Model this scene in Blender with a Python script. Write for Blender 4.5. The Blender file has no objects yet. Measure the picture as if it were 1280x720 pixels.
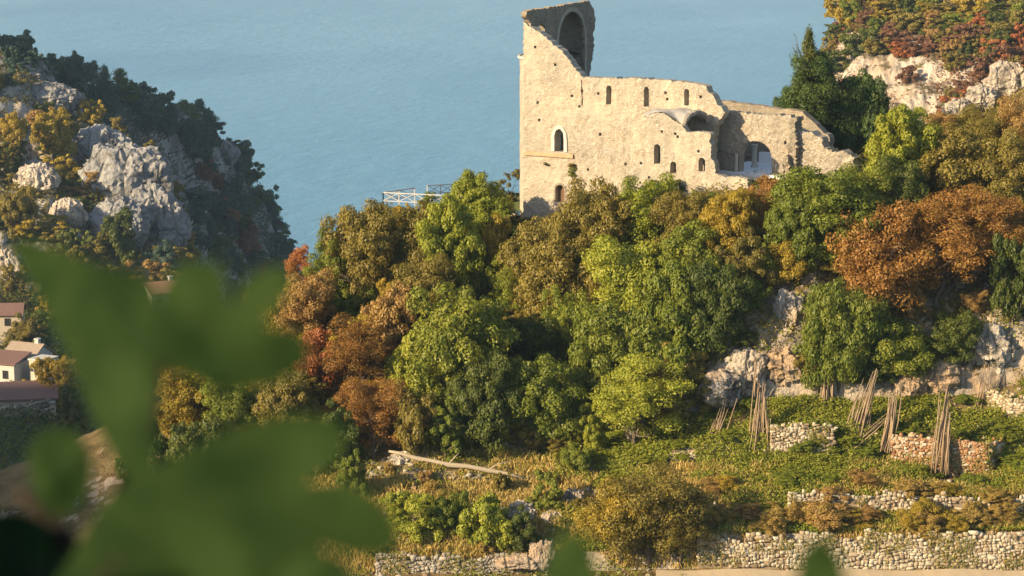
import bpy, bmesh, math, random
import numpy as np
from mathutils import Vector, Matrix, geometry
R = math.radians
SC = bpy.context.scene
COL = SC.collection

# ---------------------------------------------------------------- camera, sky, sun, exposure
FOCAL = 85.0
PF = FOCAL / 36.0 * 1280.0            # focal length in photograph pixels
PITCH = R(10.0)
ALT = 330.0                           # camera height above the sea
cam_d = bpy.data.cameras.new('camera'); cam = bpy.data.objects.new('camera', cam_d); COL.objects.link(cam)
cam.location = (0, 0, ALT); cam.rotation_euler = (R(90) - PITCH, 0, 0)
cam_d.lens = FOCAL; cam_d.sensor_width = 36; cam_d.clip_start = 0.1; cam_d.clip_end = 90000
cam_d.dof.use_dof = True; cam_d.dof.focus_distance = 228.0; cam_d.dof.aperture_fstop = 4.8
SC.camera = cam

SUN_AZ = 58.0      # the sun stands this many degrees to the left of straight behind the camera
SUN_EL = 22.0
W = bpy.data.worlds.new('World'); SC.world = W; W.use_nodes = True
wn = W.node_tree.nodes; wl = W.node_tree.links
sky = wn.new('ShaderNodeTexSky'); sky.sky_type = 'NISHITA'; sky.sun_disc = False
sky.sun_elevation = R(SUN_EL); sky.sun_rotation = R(180 + SUN_AZ)
sky.altitude = 300; sky.air_density = 1.0; sky.dust_density = 2.0; sky.ozone_density = 1.5
wn['Background'].inputs['Strength'].default_value = 0.088
wl.new(sky.outputs[0], wn['Background'].inputs['Color'])
SUNV = Vector((math.sin(R(SUN_AZ)) * math.cos(R(SUN_EL)), math.cos(R(SUN_AZ)) * math.cos(R(SUN_EL)), -math.sin(R(SUN_EL))))
sd = bpy.data.lights.new('sun', 'SUN'); sd.energy = 4.6; sd.angle = R(0.55); sd.color = (1.0, 0.775, 0.48)
so = bpy.data.objects.new('sun', sd); COL.objects.link(so); so.rotation_euler = SUNV.to_track_quat('-Z', 'Y').to_euler(); so.location = (-300, -200, 700)
SC.view_settings.view_transform = 'Standard'; SC.view_settings.look = 'None'
SC.view_settings.exposure = 1.14; SC.view_settings.gamma = 1.0
SC.render.engine = 'CYCLES'
cy = SC.cycles
cy.max_bounces = 5; cy.diffuse_bounces = 3; cy.glossy_bounces = 2; cy.transmission_bounces = 2; cy.transparent_max_bounces = 4
cy.use_denoising = True; cy.caustics_reflective = False; cy.caustics_refractive = False

# ---------------------------------------------------------------- helpers
rng = np.random.default_rng(7)
random.seed(5)
_cp, _sp = math.cos(PITCH), math.sin(PITCH)

def ray(px, py):
    a = (px - 640.0) / PF; b = (360.0 - py) / PF
    return Vector((a, _cp + b * _sp, -_sp + b * _cp))
def at(px, py, Y):
    d = ray(px, py); return Vector((0, 0, ALT)) + d * (Y / d.y)
def proj(P):
    P = np.asarray(P, float); x = P[..., 0]; y = P[..., 1]; z = P[..., 2] - ALT
    f = y * _cp - z * _sp; u = y * _sp + z * _cp
    return 640 + x / f * PF, 360 - u / f * PF

def tag(o, label=None, cat=None, group=None, kind=None):
    if label: o['label'] = label
    if cat: o['category'] = cat
    if group: o['group'] = group
    if kind: o['kind'] = kind
    return o
def empty(name, loc=(0, 0, 0), rz=0.0):
    o = bpy.data.objects.new(name, None); COL.objects.link(o); o.location = loc; o.rotation_euler = (0, 0, rz); o.empty_display_size = 0.3
    return o
def link(name, me, mat=None, parent=None):
    o = bpy.data.objects.new(name, me); COL.objects.link(o)
    if mat is not None and len(me.materials) == 0: me.materials.append(mat)
    if parent is not None: o.parent = parent
    return o
def mesh_np(name, V, F, smooth=False):
    """V (n,3), F (m,k) of one polygon size"""
    V = np.asarray(V, np.float32); F = np.asarray(F, np.int32); m, k = F.shape
    me = bpy.data.meshes.new(name)
    me.vertices.add(len(V)); me.vertices.foreach_set('co', V.ravel())
    me.loops.add(m * k); me.loops.foreach_set('vertex_index', F.ravel())
    me.polygons.add(m); me.polygons.foreach_set('loop_start', np.arange(0, m * k, k, dtype=np.int32))
    me.polygons.foreach_set('loop_total', np.full(m, k, np.int32))
    if smooth: me.polygons.foreach_set('use_smooth', np.ones(m, bool))
    me.update(calc_edges=True)
    return me
class MB:
    """collects shapes of several polygon sizes, then builds one mesh"""
    def __init__(s): s.v = []; s.f = []
    def add(s, v, f):
        n = len(s.v); s.v += [tuple(p) for p in v]; s.f += [tuple(i + n for i in q) for q in f]
    def box(s, c, sx, sy, sz, rz=0.0, M=None):
        q = []
        for z in (-1, 1):
            for (x, y) in ((-1, -1), (1, -1), (1, 1), (-1, 1)):
                p = Vector((x * sx / 2, y * sy / 2, z * sz / 2))
                if M is not None: p = M @ p
                elif rz: p = Matrix.Rotation(rz, 3, 'Z') @ p
                q.append(Vector(c) + p)
        s.add(q, [(3, 2, 1, 0), (4, 5, 6, 7), (0, 1, 5, 4), (1, 2, 6, 5), (2, 3, 7, 6), (3, 0, 4, 7)])
    def bar(s, a, b, w, h=None):
        a = Vector(a); b = Vector(b); d = b - a
        M = d.to_track_quat('X', 'Z').to_matrix()
        s.box((a + b) / 2, d.length, w, h or w, M=M)
    def tube(s, pts, rad, n=7, cap=True):
        pts = [Vector(p) for p in pts]
        if not isinstance(rad, (list, tuple)): rad = [rad] * len(pts)
        base = len(s.v); up = Vector((0.31, 0.17, 0.93))
        for i, p in enumerate(pts):
            d = (pts[min(i + 1, len(pts) - 1)] - pts[max(i - 1, 0)]).normalized()
            a = d.cross(up)
            if a.length < 1e-3: a = d.cross(Vector((1, 0, 0)))
            a.normalize(); b = d.cross(a)
            for k in range(n):
                t = 2 * math.pi * k / n
                s.v.append(tuple(p + (a * math.cos(t) + b * math.sin(t)) * rad[i]))
        for i in range(len(pts) - 1):
            for k in range(n):
                k2 = (k + 1) % n
                s.f.append((base + i * n + k, base + i * n + k2, base + (i + 1) * n + k2, base + (i + 1) * n + k))
        if cap:
            s.f.append(tuple(base + k for k in range(n))[::-1]); e = base + (len(pts) - 1) * n
            s.f.append(tuple(e + k for k in range(n)))
    def build(s, name, mat=None, parent=None, smooth=False):
        me = bpy.data.meshes.new(name); me.from_pydata(s.v, [], s.f); me.validate(); 
        if smooth: me.polygons.foreach_set('use_smooth', np.ones(len(me.polygons), bool))
        me.update()
        return link(name, me, mat, parent)

# vectorised noise
def _hash(ix, iy, iz, seed):
    h = (ix.astype(np.int64) * 374761393 + iy.astype(np.int64) * 668265263 + iz.astype(np.int64) * 2147483647 + seed * 974634777) & 0xFFFFFFFF
    h = ((h ^ (h >> 13)) * 1274126177) & 0xFFFFFFFF
    h = (h ^ (h >> 16)) & 0xFFFF
    return h / 32767.5 - 1.0
def vnoise(P, seed=0):
    P = np.asarray(P, float); i = np.floor(P).astype(np.int64); f = P - i; f = f * f * f * (f * (f * 6 - 15) + 10)
    x, y, z = i[..., 0], i[..., 1], i[..., 2]; fx, fy, fz = f[..., 0], f[..., 1], f[..., 2]
    def c(a, b, d): return _hash(x + a, y + b, z + d, seed)
    l = lambda a, b, t: a + (b - a) * t
    return l(l(l(c(0,0,0), c(1,0,0), fx), l(c(0,1,0), c(1,1,0), fx), fy), l(l(c(0,0,1), c(1,0,1), fx), l(c(0,1,1), c(1,1,1), fx), fy), fz)
def fbm(P, oct=4, seed=0, gain=0.5, lac=2.03):
    P = np.asarray(P, float); a = 1.0; s = 0; n = 0
    for k in range(oct):
        s = s + a * vnoise(P + 17.3 * k, seed + k); n += a; a *= gain; P = P * lac
    return s / n
def ridged(P, oct=4, seed=0):
    P = np.asarray(P, float); a = 1.0; s = 0; n = 0
    for k in range(oct):
        s = s + a * (1 - 2 * np.abs(vnoise(P + 9.1 * k, seed + k))); n += a; a *= 0.5; P = P * 2.1
    return s / n

# ---------------------------------------------------------------- materials
class NT:
    def __init__(s, name):
        s.m = bpy.data.materials.new(name); s.m.use_nodes = True; s.t = s.m.node_tree; s.n = s.t.nodes
        s.p = s.n['Principled BSDF']; s.out = s.n['Material Output']
    def new(s, t, **kw):
        n = s.n.new('ShaderNode' + t)
        for k, v in kw.items(): setattr(n, k, v)
        return n
    def set(s, sock, v):
        if hasattr(v, 'is_output') or isinstance(v, bpy.types.NodeSocket): s.t.links.new(v, sock)
        else: sock.default_value = v
    def noise(s, scale, vec=None, detail=4, rough=0.55, dist=0.0):
        n = s.new('TexNoise'); n.inputs['Scale'].default_value = scale; n.inputs['Detail'].default_value = detail
        n.inputs['Roughness'].default_value = rough; n.inputs['Distortion'].default_value = dist
        if vec is not None: s.t.links.new(vec, n.inputs['Vector'])
        return n.outputs['Fac']
    def vor(s, scale, vec=None, feature='F1', out='Distance', rnd=1.0):
        n = s.new('TexVoronoi'); n.feature = feature; n.inputs['Scale'].default_value = scale; n.inputs['Randomness'].default_value = rnd
        if vec is not None: s.t.links.new(vec, n.inputs['Vector'])
        return n.outputs[out]
    def ramp(s, fac, stops, interp='LINEAR'):
        n = s.new('ValToRGB'); s.t.links.new(fac, n.inputs[0]); cr = n.color_ramp; cr.interpolation = interp
        while len(cr.elements) < len(stops): cr.elements.new(0.5)
        for e, (p, c) in zip(cr.elements, stops):
            e.position = p; e.color = (c, c, c, 1) if not isinstance(c, (tuple, list)) else (*c, 1)
        return n.outputs[0]
    def mix(s, fac, a, b, mode='MIX'):
        n = s.new('Mix'); n.data_type = 'RGBA'; n.blend_type = mode
        s.set(n.inputs[0], fac); 
        for sock, v in ((n.inputs[6], a), (n.inputs[7], b)):
            if isinstance(v, (tuple, list)): sock.default_value = (*v, 1)
            else: s.t.links.new(v, sock)
        return n.outputs[2]
    def math(s, op, a, b=0.0, c=0.0):
        n = s.new('Math'); n.operation = op; s.set(n.inputs[0], a); s.set(n.inputs[1], b); s.set(n.inputs[2], c); return n.outputs[0]
    def co(s, which='Object'): return s.new('TexCoord').outputs[which]
    def pos(s): return s.new('NewGeometry').outputs['Position']
    def mapping(s, vec, scale=(1, 1, 1), rot=(0, 0, 0)):
        n = s.new('Mapping'); s.t.links.new(vec, n.inputs[0]); n.inputs['Scale'].default_value = scale; n.inputs['Rotation'].default_value = rot; return n.outputs[0]
    def bump(s, h, strength=0.5, dist=0.1, normal=None):
        n = s.new('Bump'); n.inputs['Strength'].default_value = strength; n.inputs['Distance'].default_value = dist
        s.t.links.new(h, n.inputs['Height'])
        if normal is not None: s.t.links.new(normal, n.inputs['Normal'])
        return n.outputs[0]
    def done(s, color=None, rough=0.9, normal=None, spec=0.2):
        if color is not None:
            if isinstance(color, (tuple, list)): s.p.inputs['Base Color'].default_value = (*color, 1)
            else: s.t.links.new(color, s.p.inputs['Base Color'])
        s.set(s.p.inputs['Roughness'], rough); s.p.inputs['Specular IOR Level'].default_value = spec
        if normal is not None: s.t.links.new(normal, s.p.inputs['Normal'])
        return s.m

def m_masonry(name, tint=(1, 1, 1), scale=3.5, dark=.92, rubble=0.5):
    t = NT(name); c = t.co('Object')
    w = t.mapping(c, (1, 1, 1.45))
    wob = t.noise(1.3, c, 2)
    n = t.new('VectorMath'); n.operation = 'ADD'; t.t.links.new(w, n.inputs[0]); 
    n2 = t.new('VectorMath'); n2.operation = 'SCALE'; n3 = t.new('TexNoise'); n3.inputs['Scale'].default_value = 1.7; t.t.links.new(c, n3.inputs['Vector'])
    t.t.links.new(n3.outputs['Color'], n2.inputs[0]); n2.inputs['Scale'].default_value = 0.35; t.t.links.new(n2.outputs[0], n.inputs[1])
    v = n.outputs[0]
    edge = t.vor(scale, v, 'DISTANCE_TO_EDGE')
    cell = t.vor(scale, v, 'F1', 'Color')
    sep = t.new('SeparateColor'); t.t.links.new(cell, sep.inputs[0])
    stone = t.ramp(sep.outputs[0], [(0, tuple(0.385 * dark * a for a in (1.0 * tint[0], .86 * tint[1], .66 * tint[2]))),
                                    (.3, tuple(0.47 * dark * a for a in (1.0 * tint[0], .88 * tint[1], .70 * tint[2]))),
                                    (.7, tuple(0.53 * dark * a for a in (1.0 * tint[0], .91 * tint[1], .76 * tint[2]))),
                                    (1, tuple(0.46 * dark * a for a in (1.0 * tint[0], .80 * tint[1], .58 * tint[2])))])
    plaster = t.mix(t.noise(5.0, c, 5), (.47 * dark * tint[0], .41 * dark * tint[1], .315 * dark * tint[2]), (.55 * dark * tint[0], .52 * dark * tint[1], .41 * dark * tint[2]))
    pm = t.ramp(t.noise(0.42, c, 5, .65), [(rubble - .12, 1.0), (rubble + .12, 0.0)])
    m = t.ramp(edge, [(0.0, 0.0), (0.09, 1.0)])
    mort = (.41 * dark * tint[0], .35 * dark * tint[1], .26 * dark * tint[2])
    st = t.mix(m, mort, stone)
    col = t.mix(t.math('MULTIPLY', pm, 0.66), st, plaster)
    stain = t.ramp(t.noise(0.9, t.mapping(c, (1.6, 1.6, .28)), 5, .6), [(.42, 0.0), (.72, 1.0)])
    col = t.mix(t.math('MULTIPLY', stain, .36), col, (.235, .205, .16))
    blot = t.ramp(t.noise(.22, c, 6, .7), [(.38, (.86, .87, .90)), (.62, (1.08, 1.05, 1.0))])
    col = t.mix(1.0, col, blot, 'MULTIPLY')
    pit = t.ramp(t.noise(3.4, c, 3, .75), [(.29, 0.0), (.36, 1.0)])
    col = t.mix(t.math('SUBTRACT', 1.0, pit), col, (.24, .195, .14))
    h = t.math('ADD', t.math('MULTIPLY', m, t.math('SUBTRACT', 1.0, t.math('MULTIPLY', pm, .8))), t.math('ADD', t.math('MULTIPLY', t.noise(9, c, 4), .55), t.math('MULTIPLY', pit, .8)))
    return t.done(col, .95, t.bump(h, .75, .08), .1)

def m_rock(name, light=(.50, .46, .40), mid=(.34, .31, .27), warm=(.44, .31, .19), dark=(.10, .095, .085), s=1.0, warmth=.5):
    t = NT(name); c = t.pos()
    a = t.noise(.16 * s, c, 8, .68); b = t.noise(.5 * s, t.mapping(c, (1, 1, .30)), 7, .65)
    col = t.ramp(a, [(.36, mid), (.56, light)])
    col = t.mix(t.ramp(t.noise(.11 * s, t.mapping(c, (1, 1, .5)), 6, .6), [(.62 - warmth * .2, 0.), (.80 - warmth * .2, 1.)]), col, warm)
    col = t.mix(t.ramp(b, [(.33, 1.0), (.46, 0.0)]), col, dark)
    cr = t.vor(.55 * s, t.mapping(c, (1, 1, .6)), 'DISTANCE_TO_EDGE')
    col = t.mix(t.ramp(cr, [(0.0, .65), (.05, 0.0)]), col, dark)
    h = t.math('ADD', t.math('MULTIPLY', b, 1.2), t.math('ADD', t.math('MULTIPLY', t.noise(1.8 * s, c, 6, .65), .8), t.math('MULTIPLY', t.ramp(cr, [(0., 0.), (.08, 1.)]), .35)))
    return t.done(col, .95, t.bump(h, .9, .7 / s), .08)

def m_ground(name, soils, rockc, s=1.0, rock_lo=.55, rock_hi=.75):
    """soil, dry grass and green patches on the flats, bare limestone where the ground is steep"""
    t = NT(name); c = t.pos()
    g = t.new('NewGeometry'); sp = t.new('SeparateXYZ'); t.t.links.new(g.outputs['True Normal'], sp.inputs[0])
    soil = t.ramp(t.noise(.22 * s, c, 7, .68), [(.30, soils[0]), (.45, soils[1]), (.56, soils[2]), (.70, soils[3])])
    a = t.noise(.18 * s, c, 8, .7); b = t.noise(.55 * s, t.mapping(c, (1, 1, .35)), 7, .65)
    rock = t.ramp(a, [(.36, rockc[1]), (.58, rockc[0])])
    rock = t.mix(t.ramp(t.noise(.16 * s, c, 6, .6), [(.50, 0.), (.68, 1.)]), rock, rockc[2])
    rock = t.mix(t.ramp(b, [(.36, 1.0), (.47, 0.0)]), rock, rockc[3])
    stk = t.noise(.9 * s, t.mapping(c, (1, 1, .12)), 6, .7)
    rock = t.mix(t.ramp(stk, [(.50, 0.), (.66, .55)]), rock, (.20, .19, .18))
    k = t.math('ADD', sp.outputs[2], t.math('MULTIPLY', t.math('SUBTRACT', t.noise(.4 * s, c, 6, .7), .5), .9))
    col = t.mix(t.ramp(k, [(rock_lo, 0.), (rock_hi, 1.)]), rock, soil)
    h = t.math('ADD', t.math('MULTIPLY', b, 1.0), t.math('MULTIPLY', t.noise(2.0 * s, c, 6, .7), .8))
    return t.done(col, .95, t.bump(h, .9, .55 / s), .08)

def m_leaf(name, cols, trans=.33, spread=1.0, warm=(1.62, 1.50, 1.15)):
    t = NT(name)
    oi = t.new('ObjectInfo').outputs['Random']; isl = t.new('NewGeometry').outputs['Random Per Island']
    big = t.noise(2.6, t.co('Object'), 3, .6)
    f = t.math('ADD', t.math('MULTIPLY', isl, .55), t.math('ADD', t.math('MULTIPLY', big, 1.05), t.math('MULTIPLY', oi, .35)))
    f = t.math('MULTIPLY_ADD', f, .62 * spread, .5 - .60 * spread)
    cols = [tuple(x * k for x, k in zip(c_, warm)) for c_ in cols]; n = len(cols) - 1
    col = t.ramp(f, [(.12 + .76 * i / n, cols[i]) for i in range(n + 1)])
    t.n.remove(t.p)
    d = t.new('BsdfDiffuse'); tr = t.new('BsdfTranslucent'); mx = t.new('MixShader'); mx.inputs[0].default_value = trans
    t.t.links.new(col, d.inputs[0])
    wc = t.mix(1.0, col, (1.25, 1.15, .55), 'MULTIPLY'); t.t.links.new(wc, tr.inputs[0])
    t.t.links.new(d.outputs[0], mx.inputs[1]); t.t.links.new(tr.outputs[0], mx.inputs[2])
    gl = t.new('BsdfGlossy'); gl.inputs['Roughness'].default_value = .5; gl.inputs[0].default_value = (.9, .9, .9, 1)
    m2 = t.new('MixShader'); m2.inputs[0].default_value = .018
    t.t.links.new(mx.outputs[0], m2.inputs[1]); t.t.links.new(gl.outputs[0], m2.inputs[2]); t.t.links.new(m2.outputs[0], t.out.inputs[0])
    return t.m
def m_plain(name, c, rough=.8, var=.25, s=3.0, bump=.3, spec=.2):
    t = NT(name); k = t.co('Object')
    col = t.mix(t.noise(s, k, 6, .65), tuple(x * (1 - var) for x in c), tuple(min(1, x * (1 + var)) for x in c))
    return t.done(col, rough, t.bump(t.noise(s * 3, k, 5), bump, .03), spec)

M = {}
M['wall'] = m_masonry('limestone_masonry')
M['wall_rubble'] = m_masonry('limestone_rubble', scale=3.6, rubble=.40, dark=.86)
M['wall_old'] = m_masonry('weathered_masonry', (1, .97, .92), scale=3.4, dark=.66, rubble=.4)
M['render'] = m_plain('vault_render', (.40, .375, .33), .9, .22, 1.4, .5)
M['dressed'] = m_plain('dressed_stone', (.56, .51, .43), .85, .14, 4)
M['paving'] = m_plain('pale_paving', (.84, .83, .80), .85, .08, 1.5)
M['wood_white'] = m_plain('weathered_white_timber', (.47, .455, .43), .7, .15, 5)
M['pole'] = m_plain('dry_pole_wood', (.30, .215, .135), .8, .45, 2.2, .5)
M['bark'] = m_plain('bark', (.13, .10, .072), .9, .4, 4, .8)
M['log'] = m_plain('pale_dead_wood', (.36, .30, .215), .85, .25, 3, .6)
def m_brick():
    t = NT('terracotta_brick'); b = t.new('TexBrick'); t.t.links.new(t.mapping(t.co('Object'), (1, 1, 1), (R(90), 0, 0)), b.inputs[0])
    b.inputs['Scale'].default_value = 2.2; b.inputs['Color1'].default_value = (.38, .20, .10, 1); b.inputs['Color2'].default_value = (.50, .30, .16, 1); b.inputs['Mortar'].default_value = (.58, .50, .38, 1)
    return t.done(b.outputs[0], .9)
M['brick'] = m_brick()
def m_tile(name, c):
    t = NT(name); k = t.co('Object'); w = t.new('TexWave'); w.inputs['Scale'].default_value = 2.2; w.inputs['Distortion'].default_value = .6; t.t.links.new(k, w.inputs[0])
    col = t.mix(t.noise(2, k, 5), tuple(.7 * x for x in c), tuple(1.25 * x for x in c))
    return t.done(col, .85, t.bump(w.outputs['Fac'], .6, .08), .15)
M['tile'] = m_tile('clay_roof_tile', (.33, .185, .12)); M['tile_old'] = m_tile('weathered_roof_tile', (.22, .13, .105))
M['tile_pale'] = m_tile('bleached_roof_tile', (.36, .28, .21)); M['stucco'] = m_plain('white_stucco', (.50, .48, .43), .9, .10, 1.0, .2); M['stucco_tan'] = m_plain('tan_stucco', (.50, .43, .33), .9, .12, 1.0, .2)
M['glass'] = m_plain('dark_window_glass', (.03, .035, .04), .15, .2, 1, 0, .5)
M['blue'] = m_plain('blue_tarpaulin', (.02, .16, .33), .5, .2, 2)
M['door'] = m_plain('brown_timber_door', (.13, .075, .04), .7, .3, 3)
M['dark_timber'] = m_plain('dark_timber', (.07, .055, .04), .8, .3, 3)
ROCKC = ((.56, .47, .36), (.40, .335, .255), (.46, .31, .18), (.13, .11, .09))
M['hill'] = m_ground('hillside_soil_and_rock', ((.10, .095, .03), (.17, .12, .05), (.24, .17, .075), (.14, .13, .04)), ROCKC)
M['far'] = m_ground('valley_soil_and_rock', ((.05, .065, .025), (.085, .085, .035), (.13, .11, .05), (.07, .08, .03)), ((.54, .51, .46), (.36, .34, .31), (.42, .31, .20), (.12, .115, .11)), .45, .66, .88)
M['headland'] = m_ground('headland_scrub_and_rock', ((.035, .05, .025), (.05, .06, .03), (.075, .065, .035), (.045, .055, .028)), ((.36, .35, .33), (.22, .215, .20), (.22, .18, .13), (.07, .07, .07)), .3)
M['cliff'] = m_ground('far_cliff_soil_and_rock', ((.11, .10, .045), (.15, .12, .06), (.20, .16, .085), (.11, .11, .045)), ((.60, .52, .42), (.42, .36, .29), (.44, .31, .20), (.14, .12, .10)), .5, .70, .92)
M['rock'] = m_rock('limestone_rock', (.54, .475, .385), (.39, .335, .27))
M['crag'] = m_rock('shaded_grey_limestone', (.39, .385, .375), (.27, .265, .26), (.44, .33, .22), (.13, .125, .12), .35, .35); M['warm_crag'] = m_rock('sunlit_cream_limestone', (.62, .54, .44), (.44, .37, .29), (.46, .32, .20), (.15, .13, .10), .35, .5)  # grey copy takes crag shade into its colour, cream copy takes in sunlight
M['ochre_rock'] = m_rock('stained_limestone', warmth=.9)

LEAF = {
 'bright':  m_leaf('bright_yellow_green_leaves', [(.070, .10, .016), (.135, .172, .024), (.205, .235, .034), (.27, .265, .045)]),
 'green':   m_leaf('mid_green_leaves', [(.050, .075, .013), (.088, .122, .018), (.14, .165, .026), (.20, .205, .035)]),
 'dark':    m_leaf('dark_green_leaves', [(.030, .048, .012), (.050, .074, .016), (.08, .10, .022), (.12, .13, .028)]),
 'olive':   m_leaf('olive_brown_leaves', [(.066, .066, .017), (.115, .104, .026), (.165, .142, .036), (.205, .18, .05)]),
 'yellow':  m_leaf('yellowing_leaves', [(.10, .10, .018), (.19, .16, .025), (.27, .21, .035), (.33, .24, .045)]),
 'tan':     m_leaf('dry_tan_leaves', [(.12, .085, .035), (.19, .13, .052), (.25, .17, .07), (.24, .19, .065)]),
 'orange':  m_leaf('orange_autumn_leaves', [(.085, .075, .020), (.16, .092, .026), (.23, .125, .040), (.19, .16, .042)]),
 'red':     m_leaf('red_autumn_leaves', [(.12, .055, .025), (.21, .078, .033), (.27, .11, .045), (.21, .13, .05)]),
 'russet':  m_leaf('russet_leaves', [(.085, .05, .03), (.14, .072, .045), (.19, .098, .06), (.16, .11, .055)], .42, 1.0, (1.45, 1.4, 1.3)),
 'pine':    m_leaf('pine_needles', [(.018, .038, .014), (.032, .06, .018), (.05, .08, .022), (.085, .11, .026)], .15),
 'pinelit': m_leaf('sunlit_pine_needles', [(.030, .048, .014), (.055, .072, .018), (.10, .11, .022), (.15, .145, .028)], .2),  # pine needles lightened and yellowed to stand for sunlit foliage
 'farpine': m_leaf('hazed_far_foliage', [(.030, .055, .042), (.046, .074, .054), (.062, .09, .058), (.09, .108, .058)], .12, 1.0, (1.2, 1.3, 1.3)),  # haze and cool shade of the far slopes mixed into the leaf colour
 'drybush': m_leaf('golden_dry_bush_leaves', [(.13, .10, .032), (.20, .15, .05), (.27, .21, .075), (.21, .19, .055)], .35),
 'grass':   m_leaf('green_ground_leaves', [(.055, .085, .014), (.095, .13, .018), (.15, .175, .025), (.22, .21, .032)], .25),
 'dry':     m_leaf('dry_grass_blades', [(.15, .125, .045), (.25, .20, .08), (.36, .29, .125), (.22, .20, .065)], .2),
}
# ---------------------------------------------------------------- terrain sheets
def catmull(A, n):
    """A (C,...) -> n samples along the first axis"""
    C = len(A); t = np.linspace(0, C - 1, n); i = np.minimum(t.astype(int), C - 2); f = (t - i).reshape(-1, *([1] * (A.ndim - 1)))
    p0 = A[np.maximum(i - 1, 0)]; p1 = A[i]; p2 = A[i + 1]; p3 = A[np.minimum(i + 2, C - 1)]
    return 0.5 * (2 * p1 + (p2 - p0) * f + (2 * p0 - 5 * p1 + 4 * p2 - p3) * f ** 2 + (3 * p1 - p0 - 3 * p2 + p3) * f ** 3)
class Sheet:
    """a terrain sheet lofted through columns of ground points; rows run from the front foot up over the crest and down behind"""
    def __init__(s, name, cols, ncol, sub, amp, freq, mat, seed, fine=None, rid=.5):
        N = []
        for c in cols:
            q = []
            for nd in c:
                if nd[0] == 'z': p = at(nd[1], 300, nd[2]); q.append((p.x, p.y, nd[3]))
                else: q.append(tuple(at(*nd)))
            N.append(q)
        N = np.array(N, float)                          # C,R,3
        G = catmull(N, ncol)
        rows = []; ar = []
        for r in range(N.shape[1] - 1):
            k = sub[r]
            for j in range(k):
                f = j / k
                rows.append(G[:, r] * (1 - f) + G[:, r + 1] * f); ar.append(amp[r] * (1 - f) + amp[r + 1] * f)
        rows.append(G[:, -1]); ar.append(amp[-1])
        P = np.stack(rows, 1); A = np.array(ar)[None, :, None]
        du = np.gradient(P, axis=0); dv = np.gradient(P, axis=1); n = np.cross(du, dv); n /= np.linalg.norm(n, axis=2, keepdims=True) + 1e-9
        d = (1 - rid) * fbm(P * freq, 5, seed) * 1.6 + rid * (ridged(P * freq * np.array([1, 1, .7]), 5, seed + 50) - .3)
        P = P + n * d[..., None] * A
        if fine: P = P + n * (ridged(P * freq * fine[0] * np.array([1, 1, .8]), 4, seed + 90) + .6 * fbm(P * freq * fine[0] * 2.2, 3, seed + 95))[..., None] * A * fine[1]
        s.P = P; s.N = n; s.R = N.shape[1]; s.sub = sub
        C, Rr = P.shape[:2]
        i = np.arange(C - 1)[:, None] * Rr + np.arange(Rr - 1)[None, :]
        F = np.stack([i, i + Rr, i + Rr + 1, i + 1], -1).reshape(-1, 4)
        me = mesh_np(name, P.reshape(-1, 3), F, True)
        s.o = link(name, me, mat); tag(s.o, kind='structure')
        s.px, s.py = proj(P)
        s.rowstart = np.concatenate([[0], np.cumsum(sub)])
    def pt(s, px, py, tol=5.0, rmax=None):
        """the nearest visible ground point at that place in the photograph"""
        d = np.hypot(s.px - px, s.py - py)
        if rmax is not None: d = d.copy(); d[:, s.rowstart[rmax]:] = 1e9
        lim = max(tol, d.min() + 1.5)
        m = d <= lim
        Y = np.where(m, s.P[..., 1] + d * .4, 1e9); k = np.unravel_index(np.argmin(Y), Y.shape)
        return Vector(s.P[k])
    def sample(s, n, r0, r1, mask=None, seed=0, pxr=None):
        """random ground points between two node rows, evenly by area"""
        g = np.random.default_rng(seed); a, b = s.rowstart[r0], s.rowstart[r1]
        P = s.P[:, a:b + 1]; e1 = P[1:, :-1] - P[:-1, :-1]; e2 = P[:-1, 1:] - P[:-1, :-1]
        ar = np.linalg.norm(np.cross(e1, e2), axis=2); 
        if pxr is not None:
            x = s.px[:-1, a:b]; ar = ar * ((x > pxr[0]) & (x < pxr[1]))
        k = g.choice(ar.size, n, p=(ar / ar.sum()).ravel()); i, j = np.unravel_index(k, ar.shape)
        f = g.random((n, 2)); f0 = f[:, :1]; f1 = f[:, 1:]
        Q = (P[i, j] * (1 - f0) + P[i + 1, j] * f0) * (1 - f1) + (P[i, j + 1] * (1 - f0) + P[i + 1, j + 1] * f0) * f1
        Nn = s.N[:, a:b + 1][i, j]
        if mask is not None:
            m = mask(Q, Nn, g); Q = Q[m]; Nn = Nn[m]
        return Q, Nn

# the sea
def m_sea():
    t = NT('sea_water'); c = t.pos()
    w = t.mapping(c, (1, 1, 1), (0, 0, R(25)))
    h = t.math('ADD', t.math('MULTIPLY', t.noise(.05, t.mapping(w, (1, .45, 1)), 6, .62, .4), 1.0), t.math('MULTIPLY', t.noise(.010, w, 3, .5), 1.5))
    big = t.noise(.0011, t.mapping(w, (1, .35, 1)), 5, .6, .6)
    col = t.ramp(big, [(.42, (.065, .20, .30)), (.56, (.095, .245, .345))])
    r = t.ramp(t.noise(.0016, t.mapping(c, (1, .3, 1)), 5, .65), [(.4, .30), (.65, .42)])
    t.p.inputs['IOR'].default_value = 1.33
    return t.done(col, r, t.bump(h, .6, 6.0), .5)
sz = 45000.0
me = mesh_np('sea', [(-sz, -6000, 0), (sz, -6000, 0), (sz, sz, 0), (-sz, sz, 0)], [(0, 1, 2, 3)])
tag(link('sea', me, m_sea()), kind='structure')

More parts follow.
